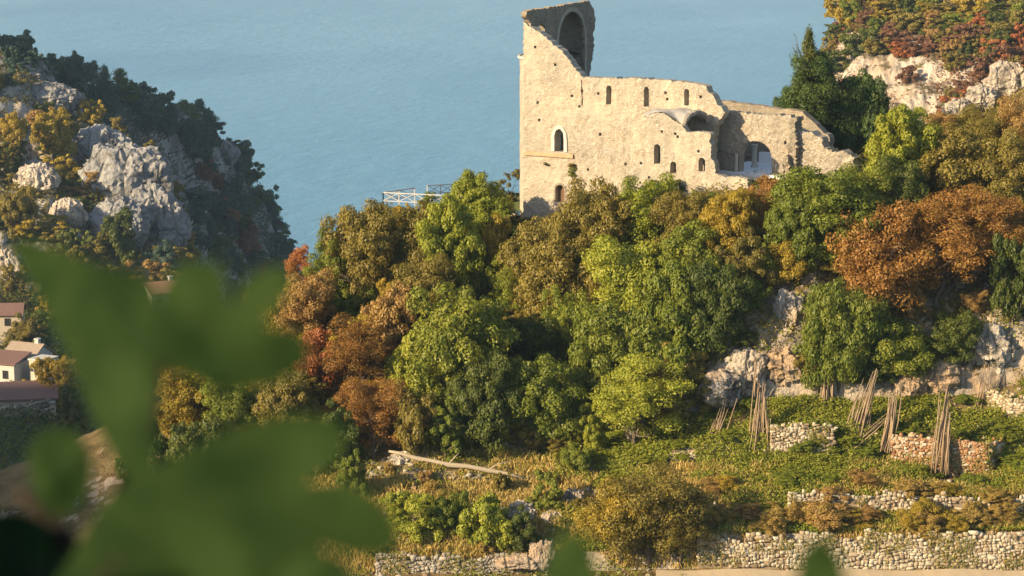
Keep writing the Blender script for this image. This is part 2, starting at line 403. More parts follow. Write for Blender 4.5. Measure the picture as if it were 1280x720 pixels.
# main hill ---------------------------------------------------------------
#  rows: 0 foot below the frame, 1 path edge, 2 wall base, 3 wall top, 4 terrace back, 5 second wall top, 6 upper terrace back,
#        7 upper wall top, 8 cliff foot, 9 mid cliff, 10 cliff top, 11 slope, 12 ruin shelf, 13 crest, 14.. behind
def hc(px, ys, crest, back=((18, 15), (70, 70), (190, 240))):
    """ys: (py, Y) for rows 0..12; crest (py, Y); then the far side falls away"""
    c = [(px, y, Y) for (y, Y) in ys] + [(px, *crest)]
    z = at(px, *crest).z
    for (dy, dz) in back: c.append(('z', px, crest[1] + dy, z - dz))
    return c
foot = (1000, 166)
H = [
 hc(-700, [(1300,150),(1100,170),(1090,172),(1075,174),(1060,177),(1040,178),(1010,184),(1000,186),(960,190),(930,194),(880,200),(840,206),(800,212)], (790,216)),
 hc(-150, [(1200,156),(900,184),(890,186),(875,187),(860,190),(840,191),(810,196),(800,197),(770,200),(740,203),(710,206),(680,211),(650,217)], (640,221)),
 hc(100, [(1050,162),(760,186),(752,187.5),(740,188.2),(725,191),(712,192),(690,197),(682,198),(660,201),(635,204),(610,208),(585,214),(560,221)], (548,226)),
 hc(230, [foot,(735,186),(728,187.5),(715,188.2),(695,191),(680,192),(655,197),(645,198),(620,201),(590,204),(560,208),(530,214),(500,223)], (485,229)),
 hc(330, [foot,(728,186),(720,187.8),(704,188.5),(675,191.5),(655,192.3),(632,197),(622,198),(600,201),(565,204),(530,208),(490,215),(440,226)], (420,232)),
 hc(420, [foot,(726,186),(718,188),(700,188.8),(660,192),(640,192.8),(610,197.5),(598,198.3),(580,201),(545,204),(505,209),(440,217),(365,231)], (335,240)),
 hc(500, [foot,(724,186),(716,188),(696,188.8),(655,192),(632,192.8),(600,197.8),(584,198.5),(566,201.5),(535,204.5),(490,210),(410,219),(325,234)], (275,249)),
 hc(580, [foot,(724,186),(715,188),(694,188.8),(655,192),(634,192.8),(606,197.8),(590,198.5),(563,202),(535,205),(488,211),(400,220),(310,236)], (257,250)),
 hc(660, [foot,(724,186),(714,188),(692,188.8),(655,192),(634,192.8),(606,198),(592,198.6),(562,202.5),(533,205),(480,211),(390,220),(288,236)], (268,250)),
 hc(740, [foot,(724,186),(714,188),(690,188.8),(655,192),(634,192.8),(598,198.4),(584,199),(558,202.5),(525,205),(470,210.5),(380,218),(270,231)], (255,246)),
 hc(820, [foot,(723,186),(712,188),(686,188.8),(652,192),(630,192.8),(582,198.8),(568,199.4),(540,203),(500,205),(445,209.5),(365,215),(254,226)], (236,243)),
 hc(900, [foot,(722,186),(710,188),(670,188.9),(645,192.3),(622,193),(572,199),(552,199.6),(512,203.8),(460,205.2),(390,208),(325,212),(243,219.5)], (222,240)),
 hc(980, [foot,(722,186),(710,188),(668,189),(642,192.3),(616,193.1),(568,199),(540,199.8),(500,204),(435,205.5),(368,207.5),(305,212),(232,220)], (216,238)),
 hc(1060, [foot,(722,186),(710,188),(668,189),(640,192.3),(614,193.1),(570,199),(535,199.8),(502,204),(440,205.5),(385,207),(310,212),(225,223)], (200,242)),
 hc(1140, [foot,(722,186),(710,188),(666,189),(642,192.3),(618,193),(580,198.6),(548,199.4),(500,204),(450,205.5),(395,207),(310,213),(215,227)], (178,248), ((12,12),(50,70),(170,240))),
 hc(1215, [foot,(722,186),(710,188),(666,189),(645,192.3),(624,193),(592,198.2),(555,199),(495,204.5),(440,206),(395,207.5),(300,215),(200,231)], (142,252), ((10,14),(40,70),(160,240))),
 hc(1290, [foot,(722,186),(710,188),(665,189),(648,192.3),(628,193),(570,198.6),(545,199.5),(478,205),(430,206.5),(390,208),(290,217),(180,234)], (86,256), ((10,16),(40,70),(160,240))),
 hc(1420, [foot,(722,186),(710,188),(665,189),(640,192.3),(620,193),(550,199),(530,200),(460,205),(410,207),(360,209),(260,220),(110,240)], (10,262), ((10,16),(40,70),(160,240))),
 hc(1700, [foot,(722,186),(710,188),(665,189),(630,192.3),(600,193),(520,199),(500,200),(430,205),(370,208),(300,212),(180,226),(20,246)], (-120,270), ((10,16),(40,70),(160,240))),
 hc(2300, [foot,(722,186),(710,188),(665,189),(620,192.3),(580,193),(500,199),(470,200),(400,205),(330,208),(240,214),(100,230),(-80,250)], (-260,276), ((10,16),(40,70),(160,240))),
]
hill = Sheet('hillside_ground', H, 420, [6, 3, 6, 6, 4, 8, 4, 6, 14, 14, 12, 16, 12, 6, 10, 10],
             [1, .15, .12, .2, .35, .25, .35, .3, .5, 1.3, 1.2, .9, .5, .35, 1, 2, 3], .16, M['hill'], 3, rid=.55, fine=(3.4, .42))

# left mountain spur with the village --------------------------------------
def vc(px, ys, back):
    c = [(px, y, Y) for (y, Y) in ys]; z = at(px, *ys[-1]).z; Y = ys[-1][1]
    for (dy, dz) in back: c.append(('z', px, Y + dy, z - dz))
    return c
B1 = ((10, 6), (35, 25), (90, 90))
V = [
 vc(-700, [(1400,200),(900,280),(760,340),(640,400),(520,460),(390,520),(290,570),(220,605),(160,640)], B1),
 vc(-250, [(1200,210),(800,290),(660,345),(580,400),(490,460),(380,515),(262,560),(170,600),(96,640)], B1),
 vc(-40, [(1050,220),(700,300),(580,350),(525,400),(452,460),(372,512),(255,560),(150,600),(62,640)], B1),
 vc(50, [(1000,220),(690,300),(580,350),(525,400),(455,460),(378,512),(270,558),(175,598),(102,636)], B1),
 vc(110, [(1000,220),(690,300),(585,350),(532,400),(465,460),(390,512),(295,555),(205,592),(146,630)], B1),
 vc(150, [(1000,220),(690,300),(590,350),(540,400),(474,460),(398,512),(312,552),(228,588),(164,625)], B1),
 vc(185, [(1000,220),(690,300),(595,350),(550,400),(484,460),(405,512),(330,550),(262,582),(212,618)], B1),
 vc(215, [(1000,220),(690,300),(600,350),(556,400),(490,460),(412,512),(352,546),(300,576),(265,606)], B1),
 vc(230, [(1000,220),(690,300),(605,350),(560,400),(495,460),(418,512),(372,544),(345,570),(326,595)], B1),
 vc(260, [(1000,220),(690,300),(610,350),(568,400),(510,460),(445,510),(425,542),(410,568),(405,590)], B1),
 vc(330, [(1000,220),(700,300),(640,350),(600,400),(560,460),(520,505),(508,535),(500,560),(500,580)], B1),
 vc(480, [(1000,240),(760,310),(720,350),(690,400),(660,450),(640,490),(630,520),(625,550),(625,570)], B1),
]
valley = Sheet('valley_slope', V, 300, [6, 6, 8, 12, 18, 30, 30, 24, 4, 4, 6], [2, 2, 1.5, 1.2, 1.2, 3.5, 6, 6, 5, 4, 4, 4], .045, M['far'], 11, rid=.65, fine=(3.2, .22))
# headland beyond
HD = []
for (px, cy_, Y) in [(-700,-60,800),(-300,0,760),(-60,32,715),(20,66,705),(70,90,722),(110,108,745),(170,128,775),(215,136,800),(250,156,822),(280,184,845),(308,216,868),(330,256,888),(346,292,905),(357,325,925),(364,352,940),(400,470,960),(480,700,980)]:
    k = max(0.0, min(1.0, (px - 280) / 90.0))
    c = [(px, cy_ + 480, Y - 190), (px, cy_ + 300, Y - 130), (px - 8 * k, cy_ + 190, Y - 85), (px - 10 * k, cy_ + 110, Y - 48), (px - 8 * k, cy_ + 50, Y - 20), (px - 3 * k, cy_ + 16, Y - 7), (px, cy_, Y)]
    z = at(px, cy_, Y).z
    for (dy, dz) in ((14, 8), (60, 60), (200, 300)): c.append(('z', px, Y + dy, z - dz))
    HD.append(c)
headland = Sheet('headland_slope', HD, 240, [8, 10, 14, 16, 12, 8, 3, 6, 8], [4, 5, 6, 6.5, 5, 3.5, 2.5, 3, 5, 5], .035, M['headland'], 23, rid=.6, fine=(3.2, .3))
# far cliff on the right
CL = []
def cc(nodes, Yb, dz=70): 
    c = list(nodes); 
    return c
edge = [(1140, 420, 430), (1046, 300, 500), (1040, 200, 545), (1041, 140, 562), (1047, 84, 575), (1060, 48, 585), (1053, 24, 592), (1074, 3, 598)]
wrap = [(1180, 420, 520), (1075, 300, 640), (1070, 200, 660), (1068, 140, 668), (1070, 84, 676), (1078, 48, 680), (1076, 26, 684), (1084, 6, 690)]
def tail(px, Y, z): return [('z', px, Y + 45, z + 2), ('z', px, Y + 130, z + 6)]
def col_(n): return n + tail(n[-1][0], n[-1][2], at(*n[-1]).z)
CL.append(col_([(1230, 420, 640), (1120, 300, 760), (1110, 200, 770), (1100, 140, 775), (1098, 84, 780), (1098, 48, 782), (1098, 26, 784), (1100, 10, 786)]))
CL.append(col_(wrap)); CL.append(col_(edge))
for (px, dy, dY) in [(1062, 0, -4), (1090, 0, -8), (1130, -2, -14), (1180, -4, -18), (1230, -8, -24), (1290, -14, -30), (1380, -30, -40), (1500, -60, -50), (1800, -140, -70)]:
    CL.append(col_([(px + 60 if px < 1200 else px, 430, 420 + dY), (px, 310, 495 + dY), (px, 215, 528 + dY), (px, 150, 545 + dY), (px, 92 + dy, 560 + dY), (px, 52 + dy, 575 + dY), (px, 24 + dy, 588 + dY), (px, 3 + dy, 600 + dY)]))
cliff = Sheet('far_cliff_slope', CL, 280, [6, 18, 26, 22, 16, 10, 8, 6, 4], [2, 5, 7, 6, 4, 2.5, 1.2, .5, .5, .5], .055, M['cliff'], 31, rid=.6, fine=(3.2, .35))

# unseen mountain added on the left, crest shaped to shade valley and headland
def shade_mountain():
    s = np.array([math.sin(R(SUN_AZ)), math.cos(R(SUN_AZ))]); n = np.array([s[1], -s[0]]); te = math.tan(R(SUN_EL))
    Q = [(-2600, -300), (-1300, -300), (-1080, -200), (-960, 0), (-900, 30), (-845, 60), (-740, 84), (-673, 80), (-640, 58), (-590, 24), (-566, 2), (-540, -28), (-500, -50), (-420, -75), (-395, -40), (-375, -22), (-260, -22), (-215, -22), (-188, -24), (-176, -60), (-160, -90), (-95, -95), (700, -95)]
    us = np.linspace(-2400, 600, 400); q = np.interp(us, [a for a, b in Q], [b for a, b in Q])
    al0 = -430.0
    prof = [(-900, -330), (-500, -60), (-260, -25), (-110, -8), (-40, 0), (30, -10), (90, -60), (140, -170), (170, -330)]
    P = np.zeros((len(us), len(prof), 3))
    for j, (da, dz) in enumerate(prof):
        al = al0 + da
        zz = q - te * al0 + dz
        P[:, j, 0] = s[0] * al + n[0] * us; P[:, j, 1] = s[1] * al + n[1] * us; P[:, j, 2] = ALT + zz
    nz = fbm(P * .02, 4, 77); P[..., 2] += nz * np.array([8, 8, 8, 5, 3.0, 5, 8, 8, 8])
    C, Rr = P.shape[:2]; i = np.arange(C - 1)[:, None] * Rr + np.arange(Rr - 1)[None, :]
    F = np.stack([i, i + Rr, i + Rr + 1, i + 1], -1).reshape(-1, 4)
    tag(link('shade_mountain', mesh_np('shade_mountain', P.reshape(-1, 3), F, True), M['far']), kind='structure')
shade_mountain()

# the evening air over the sea and the far slopes
def haze():
    b = MB(); x = sz + 500; b.box((0, 0, 0), 2, 2, 2); b.v = [(p[0] * x, (-6500 if p[1] < 0 else x), (-1.0 if p[2] < 0 else 640.0)) for p in b.v]
    t = NT('evening_air'); t.n.remove(t.p); v = t.new('VolumePrincipled'); v.inputs['Density'].default_value = HAZE; v.inputs['Color'].default_value = (.52, .76, 1.0, 1); v.inputs['Anisotropy'].default_value = 0.0
    t.t.links.new(v.outputs[0], t.out.inputs['Volume']); tag(b.build('haze', t.m), kind='stuff')
HAZE = 0.00008
haze()

# ---------------------------------------------------------------- the ruined church
TH = R(31.0)
CO = at(654, 270, 238)
E1 = Vector((math.cos(TH), -math.sin(TH), 0)); E2 = Vector((math.sin(TH), math.cos(TH), 0))
CAMP = Vector((0, 0, ALT))
def uz(px, py, v):
    """place on the church plane at depth v -> (u, z) in the church's own axes"""
    d = ray(px, py); o = CAMP - CO; t = (v - o.dot(E2)) / d.dot(E2); q = o + d * t
    return (q.dot(E1), q.z)
def vz(px, py, u):
    d = ray(px, py); o = CAMP - CO; t = (u - o.dot(E1)) / d.dot(E1); q = o + d * t
    return (q.dot(E2), q.z)
church = empty('ruined_church', CO, -TH)
tag(church, 'roofless ruined stone church on the wooded hilltop with a broken apse tower', 'church ruin')

def resample(poly, step, jit=0.0, g=None):
    out = []
    for i in range(len(poly)):
        a = np.array(poly[i], float); b = np.array(poly[(i + 1) % len(poly)], float); L = np.linalg.norm(b - a); n = max(1, int(round(L / step)))
        d = (b - a) / max(L, 1e-6); nn = np.array([-d[1], d[0]])
        for k in range(n):
            p = a + (b - a) * k / n
            if jit: p = p + nn * g.normal(0, jit) + d * g.normal(0, jit * .4)
            out.append(tuple(p))
    return out
def arch(uc, z0, z1, w, pointed=0.0, n=9):
    """an arched opening: jambs from z0, semicircular or pointed head reaching z1"""
    r = w / 2; pts = [(uc - r, z0), (uc + r, z0)]
    h = r * (1 + pointed)
    zs = z1 - h
    for k in range(n + 1):
        t = math.pi * k / n
        c, s_ = math.cos(t), math.sin(t)
        pts.append((uc + r * c, zs + h * (s_ if not pointed else s_ ** .85)))
    return pts
def wall(name, outline, holes, thick, place, mat, step=.22, rough=.06, jit=.05, seed=1, keep=None, parent=church, edge_jit=True):
    """a wall slab with relief: outline and holes in (a, z); place(a, depth, z) -> church axes, depth 0 is the seen face"""
    g = np.random.default_rng(seed)
    out = resample(outline, step, jit, g); hs = [resample(h, min(step, .2), .012, g) for h in holes]
    pts = list(out); faces = [list(range(len(out)))]
    for h in hs: faces.append(list(range(len(pts), len(pts) + len(h)))); pts += h
    O = np.array(out); lo, hi = O.min(0), O.max(0)
    nx = int((hi[0] - lo[0]) / step); nz = int((hi[1] - lo[1]) / step)
    gx, gz = np.meshgrid(np.linspace(lo[0], hi[0], max(nx, 2)), np.linspace(lo[1], hi[1], max(nz, 2)), indexing='ij')
    gp = np.stack([gx.ravel(), gz.ravel()], 1) + g.uniform(-.3, .3, (gx.size, 2)) * step
    vs = [Vector(p) for p in pts] + [Vector(p) for p in gp]
    r = geometry.delaunay_2d_cdt(vs, [], faces, 2, 1e-4)
    v2 = np.array([(p.x, p.y) for p in r[0]]); tri = np.array([f for f in r[2] if len(f) == 3])
    # keep triangles within the outline
    ed = {}
    for f in tri:
        for a, b in ((f[0], f[1]), (f[1], f[2]), (f[2], f[0])): ed[(min(a, b), max(a, b))] = ed.get((min(a, b), max(a, b)), 0) + 1
    n = len(v2); P3 = np.stack([v2[:, 0], np.zeros(n), v2[:, 1]], 1)
    rel = fbm(P3 * 1.6, 3, seed) * .9 + fbm(P3 * np.array([3.2, 1, 4.6]), 2, seed + 9) * .9
    front = [place(v2[i, 0], -rel[i] * rough, v2[i, 1]) for i in range(n)]
    back = [place(v2[i, 0], thick + rel[i] * rough, v2[i, 1]) for i in range(n)]
    F = [tuple(f) for f in tri] + [tuple(int(i) + n for i in f[::-1]) for f in tri]
    V_ = front + back
    for f in tri:
        for a, b in ((f[0], f[1]), (f[1], f[2]), (f[2], f[0])):
            if ed[(min(a, b), max(a, b))] == 1: F.append((int(b), int(a), int(a) + n, int(b) + n))
    me = bpy.data.meshes.new(name); me.from_pydata(V_, [], F); me.update()
    bm = bmesh.new(); bm.from_mesh(me); bmesh.ops.recalc_face_normals(bm, faces=bm.faces); bm.to_mesh(me); bm.free()
    return link(name, me, mat, parent)
def putlogs(pix, v, s=.14):
    hs = []
    for (x, y) in pix:
        u, z = uz(x, y, v); hs.append([(u - s, z - s), (u + s, z - s * .9), (u + s * .9, z + s), (u - s, z + s)])
    return hs
def arch_px(x0, x1, y0, y1, v, pointed=0.0):
    a = uz(x0, y1, v); b = uz(x1, y1, v); t = uz((x0 + x1) / 2, y0, v)
    return arch((a[0] + b[0]) / 2, (a[1] + b[1]) / 2, t[1], b[0] - a[0], pointed)

F0 = lambda u, d, z: (u, d, z)                     # wall along the nave, face at v = 0
def FV(v): return lambda u, d, z: (u, v + d, z)
ZB = -5.0
# tower and nave wall (long south wall)
top = [(655.5, 27), (663, 33), (672, 39), (686, 50), (700, 62), (708, 71), (716, 81), (724, 92), (728, 97), (745, 97), (770, 97.5), (800, 98.5), (830, 100), (858, 103), (874, 105), (881, 107), (885, 113), (891, 119), (896, 128), (903, 136), (906, 141), (900, 150), (893, 160), (890, 172)]
outline = [(uz(x, y, 0)) for (x, y) in top]
ur = outline[-1][0]
outline = outline + [(ur, ZB), (0.0, ZB)]
outline[0] = (0.0, outline[0][1])
holes = [arch_px(693.5, 705.3, 161, 189.5, 0, .7), arch_px(694.5, 705.5, 231, 253, 0),
         arch_px(757.6, 764.0, 107, 130.5, 0), arch_px(804.6, 811.0, 108.5, 133.5, 0), arch_px(855, 861.2, 111, 132, 0)]
holes.append([uz(x, y, 0) for (x, y) in [(726.2, 100), (727.6, 100), (727.4, 108), (729.2, 114), (727.8, 120), (729.0, 128), (727.2, 135), (726.4, 128), (727.2, 121), (726.0, 114), (726.6, 108)]])
holes += putlogs([(669, 59), (694, 81), (672, 128), (724, 133), (750, 168), (748, 117), (834, 124), (832, 116), (876, 121), (674, 150), (735, 212), (715, 120), (782, 205), (790, 225)], 0)
wall('nave_wall', outline, holes, 1.15, F0, M['wall'], seed=3)
# crack down the tower
mb = MB()
# gothic window surround and blocked door
def ring(px0, px1, py0, py1, v, wi, pointed, name, mat, depth=.07):
    a = arch_px(px0, px1, py0, py1, v, pointed)
    c = np.array(a).mean(0); inner = np.array(a); o = []
    lo = inner[:, 1].min(); uc = (inner[0, 0] + inner[1, 0]) / 2; w = inner[1, 0] - inner[0, 0]
    outer = np.array(arch(uc, lo, inner[:, 1].max() + wi, w + 2 * wi, pointed))
    b = MB(); n = len(inner); order = list(range(1, n)) + [0]
    for k in range(len(order) - 1):
        i, j = order[k], order[k + 1]
        q = [(inner[i], 0), (outer[i], 0), (outer[j], 0), (inner[j], 0)]
        pr = depth * (1.0 + .5 * (k % 2))
        vs = [(p[0], v - pr - .05, p[1]) for p, _ in q] + [(p[0], v + .1, p[1]) for p, _ in q]
        b.add(vs, [(0, 1, 2, 3), (4, 7, 6, 5), (0, 4, 5, 1), (1, 5, 6, 2), (2, 6, 7, 3), (3, 7, 4, 0)])
    o = b.build(name, mat, church)
    bm = bmesh.new(); bm.from_mesh(o.data); bmesh.ops.recalc_face_normals(bm, faces=bm.faces); bm.to_mesh(o.data); bm.free()
    return o
ring(693.5, 705.3, 161, 189.5, 0, .34, .7, 'window_surround', M['dressed'])
ring(694.5, 705.5, 231, 253, 0, .2, 0, 'door_surround', M['wall_old'], .02)
a = uz(694, 253, 0); b_ = uz(706, 231, 0)
mb.box(((a[0] + b_[0]) / 2, .62, (a[1] + b_[1]) / 2), (b_[0] - a[0]) * 1.15, .2, (b_[1] - a[1]) * 1.05); mb.build('blocked_door', M['door'], church)
# string course of brick
a = uz(656, 188, 0); b_ = uz(717, 188, 0); mb = MB()
mb.box(((a[0] + b_[0]) / 2, -.10, a[1] - .25), b_[0] - a[0], .16, .36); mb.build('string_course', M['brick'], church)
# lower apse bulging out at the end, with its cornice
def half_tower(vc_, r, z0, z1, cap, name, mat):
    n = 40; zs = np.arange(z0, z1, .3); b = MB(); base = []
    for z in zs:
        for k in range(n + 1):
            t = math.pi * k / n
            rr = r + .06 * float(fbm(np.array([math.cos(t) * 5, math.sin(t) * 5, z * 1.5]), 2, 5))
            b.v.append((-rr * math.sin(t) + .2, vc_ - rr * math.cos(t), z))
    for i in range(len(zs) - 1):
        for k in range(n): p = i * (n + 1) + k; b.f.append((p, p + 1, p + n + 2, p + n + 1))
    # conical stone cap
    e = (len(zs) - 1) * (n + 1); b.v.append((.2, vc_, zs[-1] + cap)); q = len(b.v) - 1
    for k in range(n): b.f.append((e + k, e + k + 1, q))
    o = b.build(name, mat, church)
    c = MB()
    for (rr, dz) in ((r + .04, -.30), (r + .24, -.12), (r + .24, .06), (r + .02, .09)):
        for k in range(n + 1):
            t = math.pi * k / n; c.v.append((-rr * math.sin(t) + .2, vc_ - rr * math.cos(t), zs[-1] + dz))
    for i in range(3):
        for k in range(n): p = i * (n + 1) + k; c.f.append((p, p + 1, p + n + 2, p + n + 1))
    c.build('cornice', M['dressed'], church)
zc = vz(648, 76, 0)[1]
half_tower(7.0, 4.1, ZB, zc, .8, 'apse_wall', M['wall'])
# end wall with the great niche, inner face seen
UI = 0.62
eo = [(660.5, 30), (658, 20), (659, 14), (666, 11.5), (680, 10.5), (700, 8), (716, 4), (730, 2.5), (735, .5), (739, 5), (743, 12), (745, 22), (743.5, 34), (741, 44), (743, 56), (741.5, 68), (739, 80), (737, 97)]
eo2 = [vz(x, y, UI) for (x, y) in eo]
eo2[0] = (0.25, eo2[0][1]); vend = eo2[-1][0]
eo2 = eo2 + [(vend, ZB), (0.25, ZB)]
na = [vz(697.5, 95, UI), vz(730, 95, UI), vz(713, 14.5, UI)]
nvc = (na[0][0] + na[1][0]) / 2; nr = (na[1][0] - na[0][0]) / 2; nz1 = na[2][1]; nz0 = zc - 5.0
hn = arch(nvc, nz0, nz1, 2 * nr, 0.25, 18)
hw = vz(677, 37.5, UI)
round_hole = [(hw[0] + .72 * math.cos(t), hw[1] + .62 * math.sin(t)) for t in np.linspace(0, 2 * math.pi, 12, endpoint=False)]
EW = lambda a, d, z: (UI - d, a, z)
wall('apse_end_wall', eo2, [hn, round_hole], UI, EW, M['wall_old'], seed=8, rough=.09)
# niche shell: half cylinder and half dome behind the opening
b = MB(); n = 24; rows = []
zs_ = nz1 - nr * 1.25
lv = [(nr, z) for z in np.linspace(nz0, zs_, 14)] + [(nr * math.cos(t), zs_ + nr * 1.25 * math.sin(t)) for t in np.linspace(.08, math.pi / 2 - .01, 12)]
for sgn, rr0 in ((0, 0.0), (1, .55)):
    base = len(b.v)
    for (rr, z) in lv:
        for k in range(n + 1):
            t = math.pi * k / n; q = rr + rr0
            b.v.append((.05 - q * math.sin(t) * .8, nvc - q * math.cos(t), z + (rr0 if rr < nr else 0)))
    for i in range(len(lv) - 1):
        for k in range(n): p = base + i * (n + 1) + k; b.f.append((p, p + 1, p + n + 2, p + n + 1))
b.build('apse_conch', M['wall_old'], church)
ring_v = MB()
ia = np.array(hn); uc = nvc
oa = np.array(arch(nvc, nz0, nz1 + .45, 2 * nr + .9, .25, 18)); od = list(range(1, len(ia)))
for k in range(len(od) - 1):
    i, j = od[k], od[k + 1]
    vs = [(UI + .10, p[0], p[1]) for p in (ia[i], oa[i], oa[j], ia[j])] + [(UI - .2, p[0], p[1]) for p in (ia[i], oa[i], oa[j], ia[j])]
    ring_v.add(vs, [(0, 1, 2, 3), (7, 6, 5, 4), (0, 4, 5, 1), (1, 5, 6, 2), (2, 6, 7, 3), (3, 7, 4, 0)])
ring_v.build('niche_arch', M['wall'], church)
# north wall, lower and hidden behind the nave wall
zt = uz(800, 100, 0)[1]
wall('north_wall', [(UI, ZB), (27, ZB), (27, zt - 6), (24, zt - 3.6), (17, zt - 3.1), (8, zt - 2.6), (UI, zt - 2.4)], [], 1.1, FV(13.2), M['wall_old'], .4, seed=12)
# side chapel with the cross vault
VC = -5.0
uL = uz(789, 200, VC)[0]; uR = uz(853, 200, VC)[0]; uE = uz(891, 200, VC)[0]
co = [(788.5, 158), (794, 152), (800, 148.5), (807, 146), (815, 142), (822, 140.5), (830, 142), (838, 147), (846, 152.5), (853, 157.5), (858, 164), (862, 166), (868, 164.5), (876, 165), (884, 166), (888, 168), (887, 176), (889, 182), (889, 196), (893, 204), (894, 216), (904, 221), (916, 220), (934, 224), (935, 240)]
cpoly = [uz(x, y, VC) for (x, y) in co]
cpoly += [(cpoly[-1][0], ZB), (cpoly[0][0], ZB)]
ch = [arch_px(817.4, 825.2, 180, 205, VC), arch_px(837.6, 845.2, 202, 217, VC), arch_px(873, 881.3, 197, 214.5, VC)]
ch += putlogs([(827.5, 164.5), (844, 167), (847, 171), (801, 204), (873, 189), (811, 222)], VC, .13)
wall('chapel_front_wall', cpoly, ch, .9, FV(VC), M['wall'], seed=21)
wall('chapel_side_wall', [(VC + .95, ZB), (-.1, ZB), (-.1, uz(790, 150, VC)[1]), (VC + .95, uz(790, 156, VC)[1])], [], .8, lambda a, d, z: (uL + d, a, z), M['wall_rubble'], .3, seed=22)
# vault: two crossing barrels
spr = uz(853, 158, VC)[1]; crn = uz(822, 141, VC)[1] + .08
def vault():
    nu, nv = 44, 40; b = MB(); uV = uz(801, 200, VC)[0]; um = uz(822, 200, VC)[0]
    for layer in (0, 1):
        base = len(b.v)
        for i in range(nu + 1):
            u = uV + .02 + (uR - uV) * i / nu
            for j in range(nv + 1):
                v = VC + .05 + (-.05 - VC) * j / nv
                s1 = (u - um) / (uR - um if u > um else um - uV); s2 = (v - VC / 2) / (-VC / 2)
                h1 = math.sqrt(max(0, 1 - (s1 * .97) ** 2)) ** 2; h2 = math.sqrt(max(0, 1 - (s2 * .97) ** 2)) ** 1.1 * 1.02
                z = spr + (crn - spr) * max(h1, h2)
                z += .10 * float(fbm(np.array([u * 1.2, v * 1.2, 0]), 3, 4)) - layer * .42
                b.v.append((u + layer * .0, v, z))
        for i in range(nu):
            for j in range(nv): p = base + i * (nv + 1) + j; b.f.append((p, p + nv + 1, p + nv + 2, p + 1))
    m_ = (nu + 1) * (nv + 1)
    for j in range(nv):                       # broken open end
        p = nu * (nv + 1) + j; b.f.append((p, p + 1, p + 1 + m_, p + m_))
    b.build('chapel_vault', M['render'], church, True)
vault()
# ragged arch lip over the broken end
lip = MB(); pts = []
for j in range(17):
    s2 = -1 + 2 * j / 16; v = VC / 2 - s2 * VC / 2
    pts.append((uR + .05, v, spr - .15 + (crn - spr) * math.sqrt(max(0, 1 - (s2 * .97) ** 2)) ** 1.1 + .06 * random.uniform(-1, 1)))
lip.tube(pts, [.26 + random.uniform(-.06, .06) for _ in pts], 6); lip.build('vault_arch', M['wall'], church)
# rear wall of the recess with the arched doorway
ro = [(884, 139), (900, 138.5), (912, 139), (930, 141), (948, 142.5), (966, 143.5), (980, 144), (988, 144), (990, 150), (992, 165), (993, 214)]
VR = 2.2
rp = [uz(x, y, VR) for (x, y) in ro]; rp += [(rp[-1][0], ZB), (rp[0][0], ZB)]
door = arch_px(924, 964.5, 176, 219, VR)
sl = arch_px(969.5, 972.5, 178.5, 183, .3)
niche2 = arch_px(918.6, 922.2, 190, 213, .3)
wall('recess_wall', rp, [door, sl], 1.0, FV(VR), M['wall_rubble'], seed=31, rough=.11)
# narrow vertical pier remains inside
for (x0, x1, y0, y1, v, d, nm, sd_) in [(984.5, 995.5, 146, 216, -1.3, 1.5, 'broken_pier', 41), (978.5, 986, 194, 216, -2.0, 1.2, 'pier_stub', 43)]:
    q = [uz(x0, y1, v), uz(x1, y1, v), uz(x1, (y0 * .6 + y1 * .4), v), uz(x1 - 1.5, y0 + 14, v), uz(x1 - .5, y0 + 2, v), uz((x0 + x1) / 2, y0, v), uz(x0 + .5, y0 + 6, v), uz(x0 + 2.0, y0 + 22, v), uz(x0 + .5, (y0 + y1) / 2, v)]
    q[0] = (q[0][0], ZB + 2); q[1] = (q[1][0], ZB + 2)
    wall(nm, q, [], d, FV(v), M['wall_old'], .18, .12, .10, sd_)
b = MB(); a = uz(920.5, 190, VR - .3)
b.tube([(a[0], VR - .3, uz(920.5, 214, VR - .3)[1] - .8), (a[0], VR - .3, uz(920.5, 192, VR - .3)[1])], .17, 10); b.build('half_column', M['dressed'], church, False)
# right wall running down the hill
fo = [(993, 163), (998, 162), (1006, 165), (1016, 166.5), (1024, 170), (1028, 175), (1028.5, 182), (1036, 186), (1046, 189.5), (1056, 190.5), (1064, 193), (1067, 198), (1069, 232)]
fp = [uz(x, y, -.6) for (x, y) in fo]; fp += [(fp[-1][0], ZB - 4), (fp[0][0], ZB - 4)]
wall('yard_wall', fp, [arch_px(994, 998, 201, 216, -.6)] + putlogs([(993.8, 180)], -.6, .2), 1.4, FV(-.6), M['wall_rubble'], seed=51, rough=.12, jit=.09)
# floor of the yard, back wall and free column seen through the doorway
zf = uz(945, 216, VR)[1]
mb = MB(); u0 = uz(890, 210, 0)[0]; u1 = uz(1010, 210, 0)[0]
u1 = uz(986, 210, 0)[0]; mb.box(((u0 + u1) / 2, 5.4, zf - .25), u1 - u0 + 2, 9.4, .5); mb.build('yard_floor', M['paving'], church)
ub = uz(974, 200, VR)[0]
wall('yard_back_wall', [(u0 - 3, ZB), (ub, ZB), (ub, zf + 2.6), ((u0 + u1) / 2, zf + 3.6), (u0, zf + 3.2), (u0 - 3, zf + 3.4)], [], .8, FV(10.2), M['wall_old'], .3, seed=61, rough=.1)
a = uz(943, 202, 6.0); b = MB()
b.tube([(a[0], 6.0, zf), (a[0], 6.0, zf + .25)], .34, 12); b.tube([(a[0], 6.0, zf + .25), (a[0], 6.0, zf + 1.9)], [.25, .21], 12); b.tube([(a[0], 6.0, zf + 1.9), (a[0], 6.0, zf + 2.2)], [.22, .34], 12)
b.build('column', M['dressed'], church, False)
